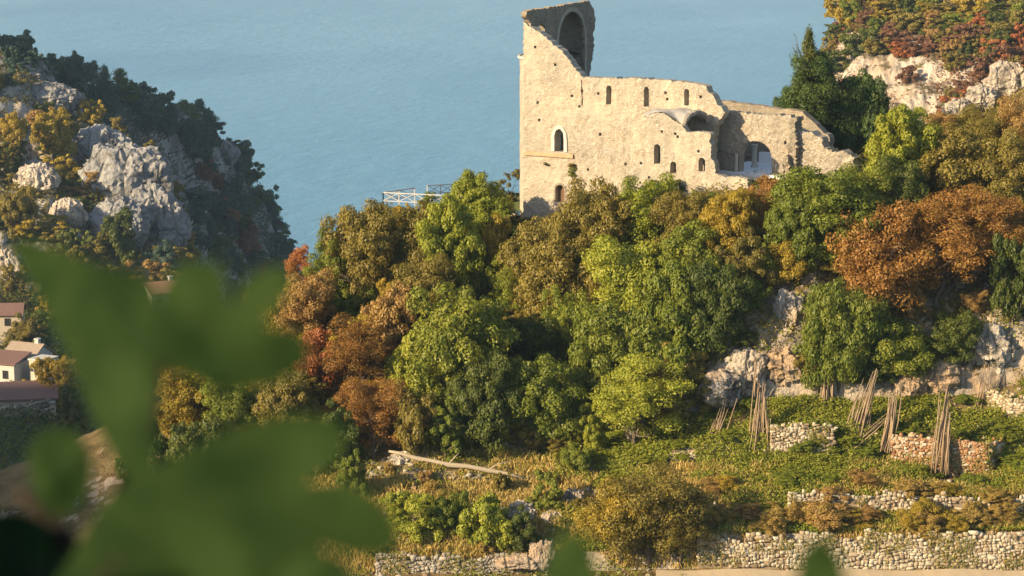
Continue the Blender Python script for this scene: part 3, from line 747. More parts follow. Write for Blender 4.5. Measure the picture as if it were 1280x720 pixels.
mb = MB(); mb.box(((u0 + ub) / 2 + .5, 9.6, zf + .5), ub - u0, .7, 1.1); mb.build('brightening_block', M['paving'], church)  # pale block added to brighten the view through the doorway
# ---------------------------------------------------------------- plants
def leaf_quads(C, N, size, g, aspect=.62):
    """one small folded leaf clump face per centre: rhombus facing roughly N"""
    n = len(C); r = g.normal(size=(n, 3)); a = np.cross(N, r); a /= np.linalg.norm(a, axis=1, keepdims=True) + 1e-9
    b = np.cross(N, a); s = (size * g.uniform(.6, 1.35, n))[:, None]
    p0 = C - a * s * .5; p2 = C + a * s * .5; p1 = C + b * s * .5 * aspect + N * s * .08; p3 = C - b * s * .5 * aspect + N * s * .08
    V = np.stack([p0, p1, p2, p3], 1).reshape(-1, 3); F = np.arange(4 * n).reshape(-1, 4)
    return V, F
def cls_of(nc): return 'b' if nc > 120 else 'm' if nc > 70 else 's'
def crown_mesh(name, seed, kind, nc, nl, size):
    """crown in a unit box: x, y in -.5...5, z in 0..1"""
    g = np.random.default_rng(seed)
    if kind == 'pine':
        zc_ = np.linspace(.16, .97, nc // 5); cl = []
        for z in zc_:
            R_ = (.50 * (1 - z) ** .8 + .03) * (1.0 if z < .6 else .72); k = 5
            tier = g.uniform(.6, 1.3)
            for _ in range(k):
                t = g.uniform(0, 2 * math.pi); q = R_ * tier * g.uniform(.4, 1.0)
                cl.append((q * math.cos(t), q * math.sin(t), z + g.normal(0, .02) - q * .05, .075 + .09 * (1 - z)))
        cl = np.array(cl)
    else:
        # a few uneven lobes, each carrying leaf clumps on its surface
        nlob = {'b': 9, 'm': 7, 's': 5}.get(cls_of(nc), 6) + int(g.integers(0, 3)); lob = []
        box = {'tall': (.25, .42, .52, .17, 0), 'shrub': (.32, .26, .30, .20, 1), 'umbrella': (.36, .10, .72, .17, 0), 'round': (.30, .31, .49, .20, 0), 'loose': (.33, .36, .50, .15, 0)}[kind]
        for q in range(nlob):
            dd_ = g.normal(size=3); dd_ /= np.linalg.norm(dd_)
            rr_ = g.uniform(.25, 1.0) ** .6
            c_ = np.array([dd_[0] * rr_ * box[0], dd_[1] * rr_ * box[0], box[2] + dd_[2] * rr_ * box[1]])
            if kind == 'tall': c_[:2] *= 1.25 - .7 * c_[2]
            lob.append((*c_, box[3] * g.uniform(.65, 1.2)))
        lob.append((g.normal(0, .05), g.normal(0, .05), box[2], box[3] * 1.35)); lob = np.array(lob)
        wl_ = lob[:, 3] ** 2; li = g.choice(len(lob), nc, p=wl_ / wl_.sum()); d = g.normal(size=(nc, 3)); d /= np.linalg.norm(d, axis=1, keepdims=True)
        cl = np.zeros((nc, 4)); cl[:, :3] = lob[li, :3] + d * (lob[li, 3] * g.uniform(.55, 1.12, nc))[:, None] * np.array([1, 1, .85])
        cl[:, 2] = np.maximum(cl[:, 2], .03); cl[:, 3] = g.uniform(.045, .10, nc) * (.8 if kind == 'tall' else 1.0)
    w = cl[:, 3] ** 2; k = g.choice(len(cl), nl, p=w / w.sum())
    dd = g.normal(size=(nl, 3)); dd[:, 2] = dd[:, 2] * .9 + .35; dd /= np.linalg.norm(dd, axis=1, keepdims=True)
    rr = cl[k, 3] * (g.uniform(.25, 1.0, nl) ** .45) * (1 + .25 * vnoise(dd * 3 + k[:, None], seed))
    flat = np.array([1, 1, .72]) if kind != 'tall' else np.array([1, 1, .8])
    C = cl[k, :3] + dd * rr[:, None] * flat
    N = dd + g.normal(0, .40, (nl, 3)) + np.array([0, 0, .25]); N /= np.linalg.norm(N, axis=1, keepdims=True)
    V, F = leaf_quads(C, N, size, g)
    lo = np.quantile(V, .004, axis=0); hi = np.quantile(V, .996, axis=0); z0 = {'shrub': 0.0, 'pine': .10, 'umbrella': .42, 'loose': .16}.get(kind, .05)
    V[:, :2] = (V[:, :2] - (lo[:2] + hi[:2]) / 2) / (hi[:2] - lo[:2]); V[:, 2] = z0 + (V[:, 2] - lo[2]) / (hi[2] - lo[2]) * (1 - z0)
    return mesh_np(name, V, F)
def trunk_mesh(name, seed, kind):
    g = np.random.default_rng(seed); b = MB()
    def limb(p0, p1, r0, r1, bend=.04):
        pts = []; p0 = np.array(p0); p1 = np.array(p1)
        for t in np.linspace(0, 1, 5): pts.append(tuple(p0 + (p1 - p0) * t + g.normal(0, bend, 3) * t * (1 - t) * 3))
        b.tube(pts, [r0 + (r1 - r0) * t for t in np.linspace(0, 1, 5)], 6); return pts
    topz = .92 if kind == 'pine' else .55
    main = limb((0, 0, -.12), (g.normal(0, .04), g.normal(0, .04), topz), .032, .010, .03)
    for i in range(7):
        f = g.uniform(.25, .9); q = main[int(f * 4)]; t = g.uniform(0, 6.28); r = g.uniform(.18, .36)
        l = limb(q, (q[0] + r * math.cos(t), q[1] + r * math.sin(t), min(.9, q[2] + g.uniform(.10, .35))), .014, .004)
        for _ in range(2):
            t2 = t + g.normal(0, .7); limb(l[3], (l[3][0] + .14 * math.cos(t2), l[3][1] + .14 * math.sin(t2), l[3][2] + g.uniform(.02, .16)), .006, .002)
    me = bpy.data.meshes.new(name); me.from_pydata(b.v, [], b.f); me.polygons.foreach_set('use_smooth', np.ones(len(me.polygons), bool)); me.update(); me.materials.append(M['bark'])
    return me
# crown prototypes: kind -> list by size class
PROTO = {}
for kind in ('round', 'tall', 'shrub', 'loose', 'pine', 'umbrella'):
    for cls, (nc, nl, sz_) in {'b': (230, 46000, .0205), 'm': (120, 20000, .029), 's': (66, 7000, .046)}.items():
        if kind == 'loose': nl = int(nl * .55); nc = int(nc * .7); sz_ *= .8
        if kind == 'pine': nc = int(nc * 1.2); sz_ *= .8
        PROTO[kind, cls] = [crown_mesh('crown', 100 + i * 13 + hash_ * 7, kind, nc, nl, sz_) for i, hash_ in enumerate((1, 2, 3, 4))]
for k, v in PROTO.items():
    for me in v: me.materials.append(LEAF['green'])
TRUNK = {k: [trunk_mesh('trunk', s, k) for s in (1, 2, 3)] for k in ('round', 'pine')}
_tn = 0
def set_mat(o, m):
    o.material_slots[0].link = 'OBJECT'; o.material_slots[0].material = m
def tree(px, ptop, pbot, wpx, kind, leaf, label, cat='tree', name=None, sheet=None, group=None, rmax=None, deep=.85, Y=None, trunk=True, sink=0.0):
    global _tn
    _tn += 1
    sh = sheet or hill
    base = at(px, pbot, Y) if Y else sh.pt(px, pbot, 6, rmax)
    Yc = base.y; Hh = (pbot - ptop) * Yc / PF * 1.03; Wd = wpx * Yc / PF
    cls = 'b' if Wd > 5.6 else 'm' if Wd > 3.0 else 's'
    if Yc > 330: cls = {'b': 'b', 'm': 'm', 's': 's'}['b' if wpx > 75 else 'm' if wpx > 40 else 's']
    o = empty(name or ('tree' if cat == 'tree' else 'shrub'), base - Vector((0, 0, sink)), random.uniform(0, 6.28)); o.scale = (Wd, Wd * deep, Hh)
    tag(o, label, cat, group)
    c = link('crown', PROTO[kind, cls][_tn % 4], None, o); set_mat(c, LEAF[leaf])
    if trunk: link('trunk', TRUNK['pine' if kind == 'pine' else 'round'][_tn % 3], None, o)
    return o
def bush(P, w, h, kind, leaf, label, group, cls='s', name='bush'):
    """a far bush too small to show its stem"""
    global _tn
    _tn += 1
    o = link(name, PROTO[kind, cls][_tn % 4]); o.location = P; o.scale = (w, w, h); o.rotation_euler = (0, 0, random.uniform(0, 6.28)); set_mat(o, LEAF[leaf])
    tag(o, label, 'bush' if name == 'bush' else 'tree', group)
    return o

# trees and shrubs of the near hill: px, crown top, foot, width, shape, leaves, label
T = [
 (458, 258, 372, 72, 'round', 'olive', 'olive brown oak just below the near end of the white timber railing'),
 (528, 258, 352, 70, 'round', 'olive', 'dark olive oak beneath the middle of the white timber railing'),
 (418, 284, 378, 58, 'round', 'green', 'fresh green rounded tree on the seaward end of the ridge'),
 (604, 212, 310, 58, 'tall', 'bright', 'yellow green tree reaching above the railing beside the lawn'),
 (568, 255, 385, 66, 'tall', 'bright', 'tall bright yellow green tree on the slope below the lawn'),
 (618, 268, 360, 46, 'loose', 'yellow', 'thin yellowing tree below the low stone parapet'),
 (379, 308, 368, 34, 'loose', 'red', 'thin red tree standing against the sea on the ridge end'),
 (384, 342, 432, 66, 'round', 'tan', 'dry tan bush below the thin red ridge tree'),
 (338, 350, 440, 54, 'loose', 'yellow', 'yellow green shrub at the seaward foot of the ridge'),
 (400, 408, 492, 50, 'loose', 'red', 'red orange shrub low on the seaward end of the slope'),
 (450, 392, 500, 78, 'loose', 'orange', 'rusty orange rounded tree beside the red orange shrub'),
 (466, 466, 572, 82, 'loose', 'orange', 'large brown orange tree with bare trunk above the log-shaped edge'),
 (492, 358, 446, 56, 'round', 'tan', 'brownish orange tree between the olive oaks and rusty tree'),
 (512, 412, 500, 52, 'tall', 'bright', 'narrow yellow green tree between rusty and dark green trees'),
 (538, 318, 420, 66, 'round', 'olive', 'olive tree in the middle of the seaward slope'),
 (578, 362, 520, 104, 'round', 'green', 'broad green tree at the centre of the seaward slope'),
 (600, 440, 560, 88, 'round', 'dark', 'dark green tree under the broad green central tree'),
 (520, 486, 568, 56, 'shrub', 'olive', 'olive shrub behind the upper end of the log-shaped edge'),
 (556, 500, 574, 50, 'tall', 'green', 'small green tree rising behind the log-shaped edge'),
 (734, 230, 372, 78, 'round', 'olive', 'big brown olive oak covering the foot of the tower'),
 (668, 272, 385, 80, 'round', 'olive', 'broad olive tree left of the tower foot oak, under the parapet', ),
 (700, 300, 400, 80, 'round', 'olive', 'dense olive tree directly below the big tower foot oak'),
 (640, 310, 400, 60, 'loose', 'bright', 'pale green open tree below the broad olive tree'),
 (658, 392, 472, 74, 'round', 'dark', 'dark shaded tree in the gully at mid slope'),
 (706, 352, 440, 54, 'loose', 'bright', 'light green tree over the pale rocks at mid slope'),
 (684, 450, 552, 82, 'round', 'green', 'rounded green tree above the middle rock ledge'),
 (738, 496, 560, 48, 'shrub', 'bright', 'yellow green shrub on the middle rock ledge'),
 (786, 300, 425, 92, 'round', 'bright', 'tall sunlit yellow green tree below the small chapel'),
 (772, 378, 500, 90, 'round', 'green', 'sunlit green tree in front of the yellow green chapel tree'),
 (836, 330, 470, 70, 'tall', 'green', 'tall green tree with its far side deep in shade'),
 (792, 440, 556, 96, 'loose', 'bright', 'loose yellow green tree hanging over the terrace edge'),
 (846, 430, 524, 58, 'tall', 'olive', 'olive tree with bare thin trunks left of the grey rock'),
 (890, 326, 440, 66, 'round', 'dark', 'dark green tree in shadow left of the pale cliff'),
 (872, 282, 372, 78, 'round', 'green', 'green tree below the rubble wall of the chapel'),
 (806, 222, 318, 78, 'round', 'bright', 'yellow green tree touching the chapel wall under its lancet'),
 (860, 238, 316, 66, 'round', 'olive', 'olive green tree under the small round chapel windows'),
 (912, 240, 322, 66, 'round', 'yellow', 'yellowish tree just below the shaded recess'),
 (952, 224, 292, 40, 'loose', 'orange', 'thin orange shrub in front of the arched doorway'),
 (932, 288, 362, 52, 'round', 'olive', 'olive tree above the left edge of the pale cliff'),
 (1034, 208, 320, 100, 'round', 'green', 'rich green maple in front of the descending yard wall'),
 (990, 240, 330, 62, 'round', 'green', 'green maple below the broken pier'),
 (988, 298, 358, 46, 'loose', 'yellow', 'yellow bush at the top of the pale cliff'),
 (1078, 212, 300, 66, 'round', 'green', 'green tree at the low end of the yard wall'),
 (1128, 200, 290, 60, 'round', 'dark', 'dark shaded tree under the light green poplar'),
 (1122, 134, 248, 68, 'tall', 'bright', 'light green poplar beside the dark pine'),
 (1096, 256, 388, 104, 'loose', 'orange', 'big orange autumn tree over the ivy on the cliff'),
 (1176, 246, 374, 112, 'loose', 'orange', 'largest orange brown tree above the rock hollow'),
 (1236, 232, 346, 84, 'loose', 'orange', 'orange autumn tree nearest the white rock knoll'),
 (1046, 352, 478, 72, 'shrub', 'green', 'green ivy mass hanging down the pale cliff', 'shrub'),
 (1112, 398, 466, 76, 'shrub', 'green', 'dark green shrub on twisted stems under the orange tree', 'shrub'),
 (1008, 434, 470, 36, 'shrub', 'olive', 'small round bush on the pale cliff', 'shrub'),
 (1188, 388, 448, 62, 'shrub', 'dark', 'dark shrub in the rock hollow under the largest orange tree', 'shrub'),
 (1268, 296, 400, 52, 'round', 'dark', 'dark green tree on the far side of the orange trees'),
 (1198, 168, 262, 92, 'round', 'olive', 'olive tree behind the orange trees and below the knoll'),
 (1254, 166, 270, 74, 'round', 'olive', 'olive bush on the flank of the white rock knoll'),
 (1178, 136, 190, 52, 'loose', 'tan', 'dry grey green bush at the foot of the white rocks'),
 (1222, 130, 200, 58, 'loose', 'olive', 'dry olive bush among the white knoll rocks'),
 (1270, 120, 200, 60, 'loose', 'tan', 'dry tan bush high on the white rock knoll'),
 (1150, 246, 300, 44, 'loose', 'yellow', 'yellow olive bush between poplar and orange trees'),
 (640, 196, 246, 26, 'loose', 'olive', 'small grey green tree against the tower corner'),
 # terraces
 (806, 574, 706, 132, 'loose', 'olive', 'large olive brown thicket on the lower terraces'),
 (770, 600, 700, 92, 'loose', 'yellow', 'yellow brown thicket leaning on the large olive brown one'),
 (852, 612, 704, 84, 'loose', 'olive', 'dark olive brush against the pale rubble wall'),
 (516, 616, 676, 66, 'shrub', 'bright', 'bright yellow green shrub nearest the big blurred leaves', 'shrub'),
 (560, 612, 664, 50, 'shrub', 'green', 'green shrub between the two bright terrace shrubs', 'shrub'),
 (610, 622, 688, 64, 'shrub', 'bright', 'bright green shrub at the edge of the lower wall', 'shrub'),
 (650, 630, 690, 44, 'shrub', 'dark', 'dark green shrub beside the broken wall end', 'shrub'),
 (680, 588, 632, 38, 'shrub', 'green', 'small green bush beside the end of the log-shaped edge', 'shrub'),
 (720, 554, 588, 40, 'shrub', 'green', 'small dark green bush beside the terrace steps', 'shrub'),
 (628, 586, 614, 26, 'shrub', 'olive', 'tiny olive bush below the log-shaped edge', 'shrub'),
 # seen between the blurred leaves
 (232, 452, 540, 80, 'round', 'yellow', 'golden brown tree between the two big blurred leaves'),
 (290, 470, 560, 74, 'round', 'green', 'green tree just right of the golden brown one'),
 (350, 462, 556, 64, 'round', 'olive', 'olive tree behind the tip of the blurred leaf'),
 (330, 420, 492, 58, 'loose', 'yellow', 'pale yellow green tree behind the middle blurred leaf'),
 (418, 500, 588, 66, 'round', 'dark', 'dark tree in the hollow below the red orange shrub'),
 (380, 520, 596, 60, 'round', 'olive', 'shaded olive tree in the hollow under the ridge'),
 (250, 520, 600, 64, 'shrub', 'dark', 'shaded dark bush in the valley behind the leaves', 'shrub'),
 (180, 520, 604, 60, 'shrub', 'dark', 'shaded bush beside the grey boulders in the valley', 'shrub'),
 (442, 560, 620, 44, 'shrub', 'green', 'green bush by the head of the log-shaped edge', 'shrub'),
]
for q in T:
    px, a_, b_, w_, k_, l_, lab = q[:7]; cat = q[7] if len(q) > 7 else 'tree'
    tree(px, a_, b_ + (6 if b_ < 560 and cat == 'tree' else 0), w_ * (1.36 if b_ < 560 else 1.15), k_, l_, lab, cat)
# undergrowth shrubs filling the slope between the trees
def fill(n, seed):
    g = np.random.default_rng(seed); a = hill.rowstart[8], hill.rowstart[13]
    spots = []
    D = {'olive': 'olive shrub in the thicket between the hillside trees', 'green': 'green shrub in the thicket between the hillside trees', 'bright': 'yellow green shrub in the thicket between the hillside trees',
         'tan': 'dry tan shrub in the thicket between the hillside trees', 'orange': 'orange shrub in the thicket between the hillside trees', 'dark': 'dark shrub in the thicket between the hillside trees', 'yellow': 'yellowing shrub in the thicket between the hillside trees'}
    tries = 0
    while len(spots) < n and tries < 9000:
        tries += 1
        i = g.integers(0, hill.P.shape[0]); j = g.integers(*a); x, y = hill.px[i, j], hill.py[i, j]
        if not (300 < x < 1290) or y > 575 or y < 210: continue
        if x > 875 and 352 < y < 530 and g.random() < .93: continue
        if x > 860 and y > 480: continue
        if 560 < x < 680 and y < 285: continue
        if 850 < x < 1110 and y < 262: continue
        if any((x - p) ** 2 + (1.5 * (y - q)) ** 2 < 27 ** 2 for p, q in spots): continue
        spots.append((x, y)); P = Vector(hill.P[i, j]); w = g.uniform(2.4, 4.2); h = g.uniform(1.8, 3.8)
        left = x < 520
        l = g.choice(['olive', 'tan', 'orange', 'yellow', 'green'] if left else ['olive', 'green', 'bright', 'green', 'olive', 'yellow', 'dark'])
        if x > 1060 and 240 < y < 400: l = g.choice(['orange', 'olive', 'tan'])
        bush(P - Vector((0, 0, .3)), w, h, g.choice(['shrub', 'round', 'loose']), l, D[l], D[l].replace('shrub', 'shrubs'), 'm', 'shrub')
fill(170, 71)
# dry bushes over the walls of the lower terraces
g = np.random.default_rng(5)
for k in range(42):
    x = g.uniform(880, 1290); y = g.choice([655, 650, 652, 668, 620, 612]) + g.normal(0, 4); P = hill.pt(x, y)
    l = g.choice(['drybush', 'drybush', 'tan', 'yellow'])
    D = {'drybush': 'golden dry bush growing over the terrace walls', 'tan': 'brown dry bush growing over the terrace walls', 'yellow': 'yellowing bush growing over the terrace walls'}
    bush(P - Vector((0, 0, .25)), g.uniform(1.6, 3.9), g.uniform(1.0, 2.3), 'loose' if g.random() < .6 else 'shrub', l, D[l], D[l].replace('bush', 'bushes'), 'm', 'dry_bush')
for k in range(16):
    x = g.uniform(470, 740); y = g.uniform(575, 690); P = hill.pt(x, y); l = g.choice(['drybush', 'tan', 'olive'])
    D = {'drybush': 'golden dry bush on the broken terraces below the log-shaped edge', 'tan': 'brown dry bush on the broken terraces below the log-shaped edge', 'olive': 'olive bush on the broken terraces below the log-shaped edge'}
    bush(P - Vector((0, 0, .2)), g.uniform(1.0, 2.2), g.uniform(.6, 1.4), 'shrub', l, D[l], D[l].replace('bush', 'bushes'), 'm', 'dry_bush')
g = np.random.default_rng(15)
for k in range(70):
    x = g.uniform(740, 1290); P = hill.pt(x, g.uniform(505, 605)); l = g.choice(['grass', 'green', 'grass'])
    D = {'grass': 'low leafy plant sprawling over the green upper terrace', 'green': 'low dark leafy plant sprawling over the green upper terrace'}
    bush(P - Vector((0, 0, .1)), g.uniform(1.2, 3.2), g.uniform(.4, 1.0), 'shrub', l, D[l], D[l].replace('plant', 'plants'), 'm', 'terrace_plant')
# pines behind the yard
def pine(px, top_, foot_, w_, Y, leaf, lab, kind='pine'):
    return tree(px, top_, foot_, w_, kind, leaf, lab, 'tree', 'pine_tree', Y=Y)
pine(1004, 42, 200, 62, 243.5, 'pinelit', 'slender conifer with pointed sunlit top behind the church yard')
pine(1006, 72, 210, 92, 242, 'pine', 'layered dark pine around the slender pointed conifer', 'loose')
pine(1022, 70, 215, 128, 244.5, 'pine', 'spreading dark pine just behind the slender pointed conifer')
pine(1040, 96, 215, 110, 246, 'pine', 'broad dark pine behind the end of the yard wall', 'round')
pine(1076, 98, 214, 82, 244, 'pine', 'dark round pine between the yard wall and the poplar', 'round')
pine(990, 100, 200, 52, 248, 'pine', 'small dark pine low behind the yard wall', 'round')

for (px, py, w, h, v, lf, lab) in [(716, 214, .9, 1.0, -.05, 'green', 'small green tuft growing from the tower wall beside the oak crown'), (684, 205, .7, .35, -.05, 'dark', 'tiny dark tuft growing from the tower wall under the brick course'), (715, 206, .9, .4, -.05, 'olive', 'small olive tuft growing from the tower wall above the green one')]:
    a = uz(px, py, v); P = CO + E1 * a[0] + E2 * v + Vector((0, 0, a[1] - h / 2)); bush(P, w, h, 'shrub', lf, lab, None, 's', 'wall_plant')
# far slopes: bushes, one object each -------------------------------------
def far_scatter(sheet, n, spec, seed, wr, hr, minpx=9.0, keep=None):
    """spec(px, py, g) -> (kind, leaf, label, group, name, scale) or None; spread out so that crowns do not stack"""
    g = np.random.default_rng(seed); a = (sheet.px > -30) & (sheet.px < 1310) & (sheet.py > -20) & (sheet.py < 560)
    idx = np.argwhere(a); g.shuffle(idx); got = []
    for (i, j) in idx:
        x, y = sheet.px[i, j], sheet.py[i, j]
        if any(abs(x - p) < minpx and abs(y - q) < minpx * .62 for p, q in got): continue
        s = spec(x, y, g)
        if s is None: continue
        got.append((x, y)); P = Vector(sheet.P[i, j]); k, l, lab, grp, nm, sc = s
        w_ = g.uniform(*wr) * sc; h_ = g.uniform(*hr) * sc
        bush(P - Vector((0, 0, h_ * .12)), w_, h_, k, l, lab, grp, 'm' if sc > 1.25 else 's', nm)
        if len(got) >= n: break
def sp_cliff(x, y, g):
    if x < 1036 or y > 250: return None
    v = float(fbm(np.array([x * .018, y * .024, 3.0]), 3, 9)) + (y - 70) * .004
    if 1050 < x < 1170 and 74 < y < 175 and g.random() < .93: return None
    if y < 34:
        if g.random() < .4: return None
        l = g.choice(['green', 'olive', 'yellow', 'dark'])
    elif v > .0: l = g.choice(['russet', 'red', 'russet', 'olive', 'russet', 'dark'])
    else: l = g.choice(['olive', 'dark', 'russet', 'green', 'tan', 'olive'])
    D = {'russet': 'russet autumn bush on the far sunlit cliff', 'red': 'reddish autumn bush on the far sunlit cliff', 'olive': 'olive scrub bush on the far sunlit cliff', 'dark': 'dark green bush on the far sunlit cliff',
         'green': 'green bush on the far sunlit cliff', 'tan': 'dry tan bush on the far sunlit cliff', 'yellow': 'yellow green bush along the top of the far cliff'}
    return ('round', l, D[l], D[l].replace('bush', 'bushes'), 'bush', 1.0)
far_scatter(cliff, 190, sp_cliff, 3, (4.4, 8.2), (3.8, 6.8), 8.5)
def sp_head(x, y, g):
    if x > 375: return None
    c = np.interp(x, [0, 60, 110, 170, 235, 280, 320, 345, 362], [50, 88, 108, 128, 155, 184, 240, 292, 345])
    if y - c > 230: return None
    if float(fbm(np.array([x * .02, y * .014, 8.0]), 3, 21)) < -.25 and y - c > 20: return None
    l = g.choice(['farpine', 'farpine', 'dark', 'farpine', 'russet' if y - c > 55 and x > 200 else 'farpine'])
    if l == 'russet': return ('round', 'russet', 'dull russet tree on the shaded headland slope', 'russet trees on the shaded headland', 'evergreen_tree', 1.0)
    return (g.choice(['round', 'tall', 'pine', 'round', 'shrub']), l, 'dark evergreen tree on the shaded headland slope above the sea', 'dark trees on the shaded headland', 'evergreen_tree', 1.0)
far_scatter(headland, 175, sp_head, 4, (4.5, 14), (4.5, 12.5), 9.5)
def sp_spur(x, y, g):
    if x > 235 or y > 420: return None
    c = np.interp(x, [0, 58, 111, 147, 178, 200, 218, 232], [72, 108, 148, 166, 210, 232, 270, 330])
    v = float(fbm(np.array([x * .022, y * .02, 1.0]), 3, 33))
    if x > 95 and y > c + 8 and y - c < 120 and g.random() < .9: return None
    if v < -.08 or g.random() < .25: return None
    if y - c < 40 and x < 110: l = g.choice(['dark', 'farpine', 'olive'])
    else: l = g.choice(['yellow', 'olive', 'olive', 'tan', 'olive', 'dark'])
    D = {'dark': 'dark green bush among the crags of the near left spur', 'farpine': 'haze tinted bush along the crag of the near left spur', 'olive': 'olive bush on the golden rocky spur above the village',
         'yellow': 'yellow green bush on the golden rocky spur above the village', 'tan': 'dry tan bush on the golden rocky spur above the village', 'orange': 'orange brown bush on the golden rocky spur above the village'}
    return ('round', l, D[l], D[l].replace('bush', 'bushes'), 'bush', 1.0)
far_scatter(valley, 72, sp_spur, 5, (5, 9.5), (4, 8), 11.0)
def sp_val(x, y, g):
    if y < 400 or x > 420 or y > 640: return None
    if g.random() < .35: return None
    l = g.choice(['olive', 'dark', 'yellow', 'green'])
    D = {'dark': 'dark bush on the valley slope by the village', 'olive': 'olive bush on the valley slope by the village', 'yellow': 'yellowing bush on the valley slope by the village', 'green': 'green bush on the valley slope by the village'}
    return ('round', l, D[l], D[l].replace('bush', 'bushes'), 'bush', 1.0)
far_scatter(valley, 34, sp_val, 6, (4.5, 8), (3.5, 7), 18.0)
# trees standing out on the headland skyline
for (px, top_, foot_, w_, kind, lf, lab) in [
 (25, 40, 84, 40, 'round', 'farpine', 'dark pine highest on the headland skyline at the frame edge'),
 (4, 44, 84, 22, 'round', 'farpine', 'small dark pine cut by the frame edge on the headland skyline'),
 (62, 66, 110, 32, 'round', 'farpine', 'dark pine second on the headland skyline going down'),
 (98, 68, 116, 44, 'round', 'farpine', 'wide dark pine on the upper headland skyline'),
 (137, 84, 150, 42, 'pine', 'farpine', 'pointed dark pine on the headland skyline'),
 (185, 112, 166, 46, 'round', 'farpine', 'rounded dark tree on the headland skyline below the pointed pine'),
 (213, 114, 170, 40, 'round', 'farpine', 'round headed tree midway down the headland skyline'),
 (246, 144, 196, 50, 'round', 'farpine', 'low broad tree on the shoulder of the headland')]:
    tree(px, top_, foot_, w_, kind, lf, lab, 'tree', 'pine_tree', sheet=headland)
for (px, top_, foot_, w_, kind, lf, lab) in [
 (68, 136, 196, 60, 'round', 'yellow', 'golden sunlit tree on the spur below the headland pines'),
 (16, 142, 210, 44, 'umbrella', 'yellow', 'golden umbrella shaped pine on the spur at the frame edge'),
 (112, 300, 372, 60, 'tall', 'olive', 'olive tree under the golden crag behind the leaf tip'),
 (24, 232, 290, 52, 'round', 'olive', 'olive brown tree in front of the golden crag'),
 (150, 262, 330, 50, 'tall', 'dark', 'dark green tree at the foot of the grey crag'),
 (205, 296, 346, 46, 'round', 'farpine', 'shaded tree at the lower end of the grey crag')]:
    tree(px, top_, foot_, w_, kind, lf, lab, 'tree', sheet=valley)

for (px, top_, foot_, w_, kind, lf, lab) in [(74, 440, 512, 56, 'round', 'yellow', 'yellow green tree beside the pale stone village house'), (14, 476, 506, 44, 'shrub', 'yellow', 'low yellow tree in front of the stepped gable house'), (96, 478, 530, 50, 'round', 'dark', 'dark round tree behind the edge of the biggest leaf'), (30, 392, 440, 56, 'round', 'olive', 'olive tree just uphill from the stepped gable house')]:
    tree(px, top_, foot_, w_, kind, lf, lab, 'tree', sheet=valley)
# ---------------------------------------------------------------- stuff: ground cover
def blades(name, Q, h, w, mat, g, lean=.35):
    n = len(Q); t = g.uniform(0, 2 * math.pi, n); d = np.stack([np.cos(t), np.sin(t), np.zeros(n)], 1); hh = (h * g.uniform(.4, 1.3, n))[:, None]; ww = (w * g.uniform(.6, 1.4, n))[:, None]
    tip = np.stack([g.normal(0, lean, n), g.normal(0, lean, n), np.ones(n)], 1) * hh
    V = np.stack([Q - d * ww * .5, Q + d * ww * .5, Q + d * ww * .2 + tip, Q - d * ww * .2 + tip * .9], 1).reshape(-1, 3)
    o = link(name, mesh_np(name, V, np.arange(4 * n).reshape(-1, 4)), mat); tag(o, kind='stuff'); return o
def leafcover(name, Q, N, size, lift, mat, g):
    n = len(Q); C = Q + N * (lift * g.random(n) ** 1.5)[:, None]; NN = N * .6 + np.array([0, 0, .6]) + g.normal(0, .6, (n, 3)); NN /= np.linalg.norm(NN, axis=1, keepdims=True)
    V, F = leaf_quads(C, NN, size, g); o = link(name, mesh_np(name, V, F), mat); tag(o, kind='stuff'); return o
g = np.random.default_rng(17)
def mk(freq, thr, seed, sgn=1, up=.3, x=None):
    def f(Q, N, g_):
        v = fbm(Q * freq, 3, seed); m = (sgn * v > thr + g_.normal(0, .06, len(Q))) & (N[:, 2] > up)
        if x: 
            px, py = proj(Q); m &= (px > x[0] + g_.normal(0, 12, len(Q))) & (px < x[1])
        return m
    return f
Q, N = hill.sample(210000, 3, 8, mk(.20, -.22, 41, 1, .2, (700, 9999)), 1, (690, 1500)); 
lump = (fbm(Q * .9, 3, 88) + .9).clip(.1, 2)
leafcover('creeping_greenery', Q + np.array([0, 0, .18]) * lump[:, None], N, .20, .42, LEAF['grass'], g)
Q, N = hill.sample(45000, 1, 9, mk(.3, -.04, 43, 1, .1), 2, (250, 900)); leafcover('terrace_weeds', Q, N, .20, .5, LEAF['grass'], g)
Q, N = hill.sample(110000, 2, 6, mk(.30, -.02, 47, -1, .0), 3, (200, 1400)); blades('dry_grass', Q, .55, .10, LEAF['dry'], g)
Q, N = hill.sample(40000, 4, 9, mk(.3, .0, 49, -1, .1), 4, (250, 720)); blades('dry_terrace_grass', Q, .45, .10, LEAF['dry'], g)
Q, N = hill.sample(110000, 9, 13, mk(.16, -.02, 53, 1, .1), 5, (200, 1500)); leafcover('slope_undergrowth', Q, N, .24, .9, LEAF['olive'], g)
Q, N = hill.sample(60000, 9, 13, mk(.16, .02, 53, -1, .1), 6, (200, 1500)); leafcover('slope_ivy', Q, N, .24, .8, LEAF['green'], g)
Q, N = hill.sample(26000, 8, 11, mk(.2, .12, 59, 1, -.3), 7, (860, 1500)); leafcover('cliff_plants', Q, N, .24, .7, LEAF['olive'], g)
Q, N = valley.sample(60000, 0, 5, mk(.03, -.35, 62, 1, .0), 18, (-150, 330)); leafcover('valley_thicket', Q, N, .7, 2.6, LEAF['dark'], g)
Q, N = valley.sample(90000, 1, 9, mk(.03, .05, 61, 1, .15), 8, (-150, 430)); leafcover('valley_scrub', Q, N, .8, 2.0, LEAF['olive'], g)
Q, N = headland.sample(110000, 1, 7, mk(.03, -.10, 63, 1, .0), 9, (-150, 430)); leafcover('headland_scrub', Q, N, 1.0, 3.2, LEAF['farpine'], g)
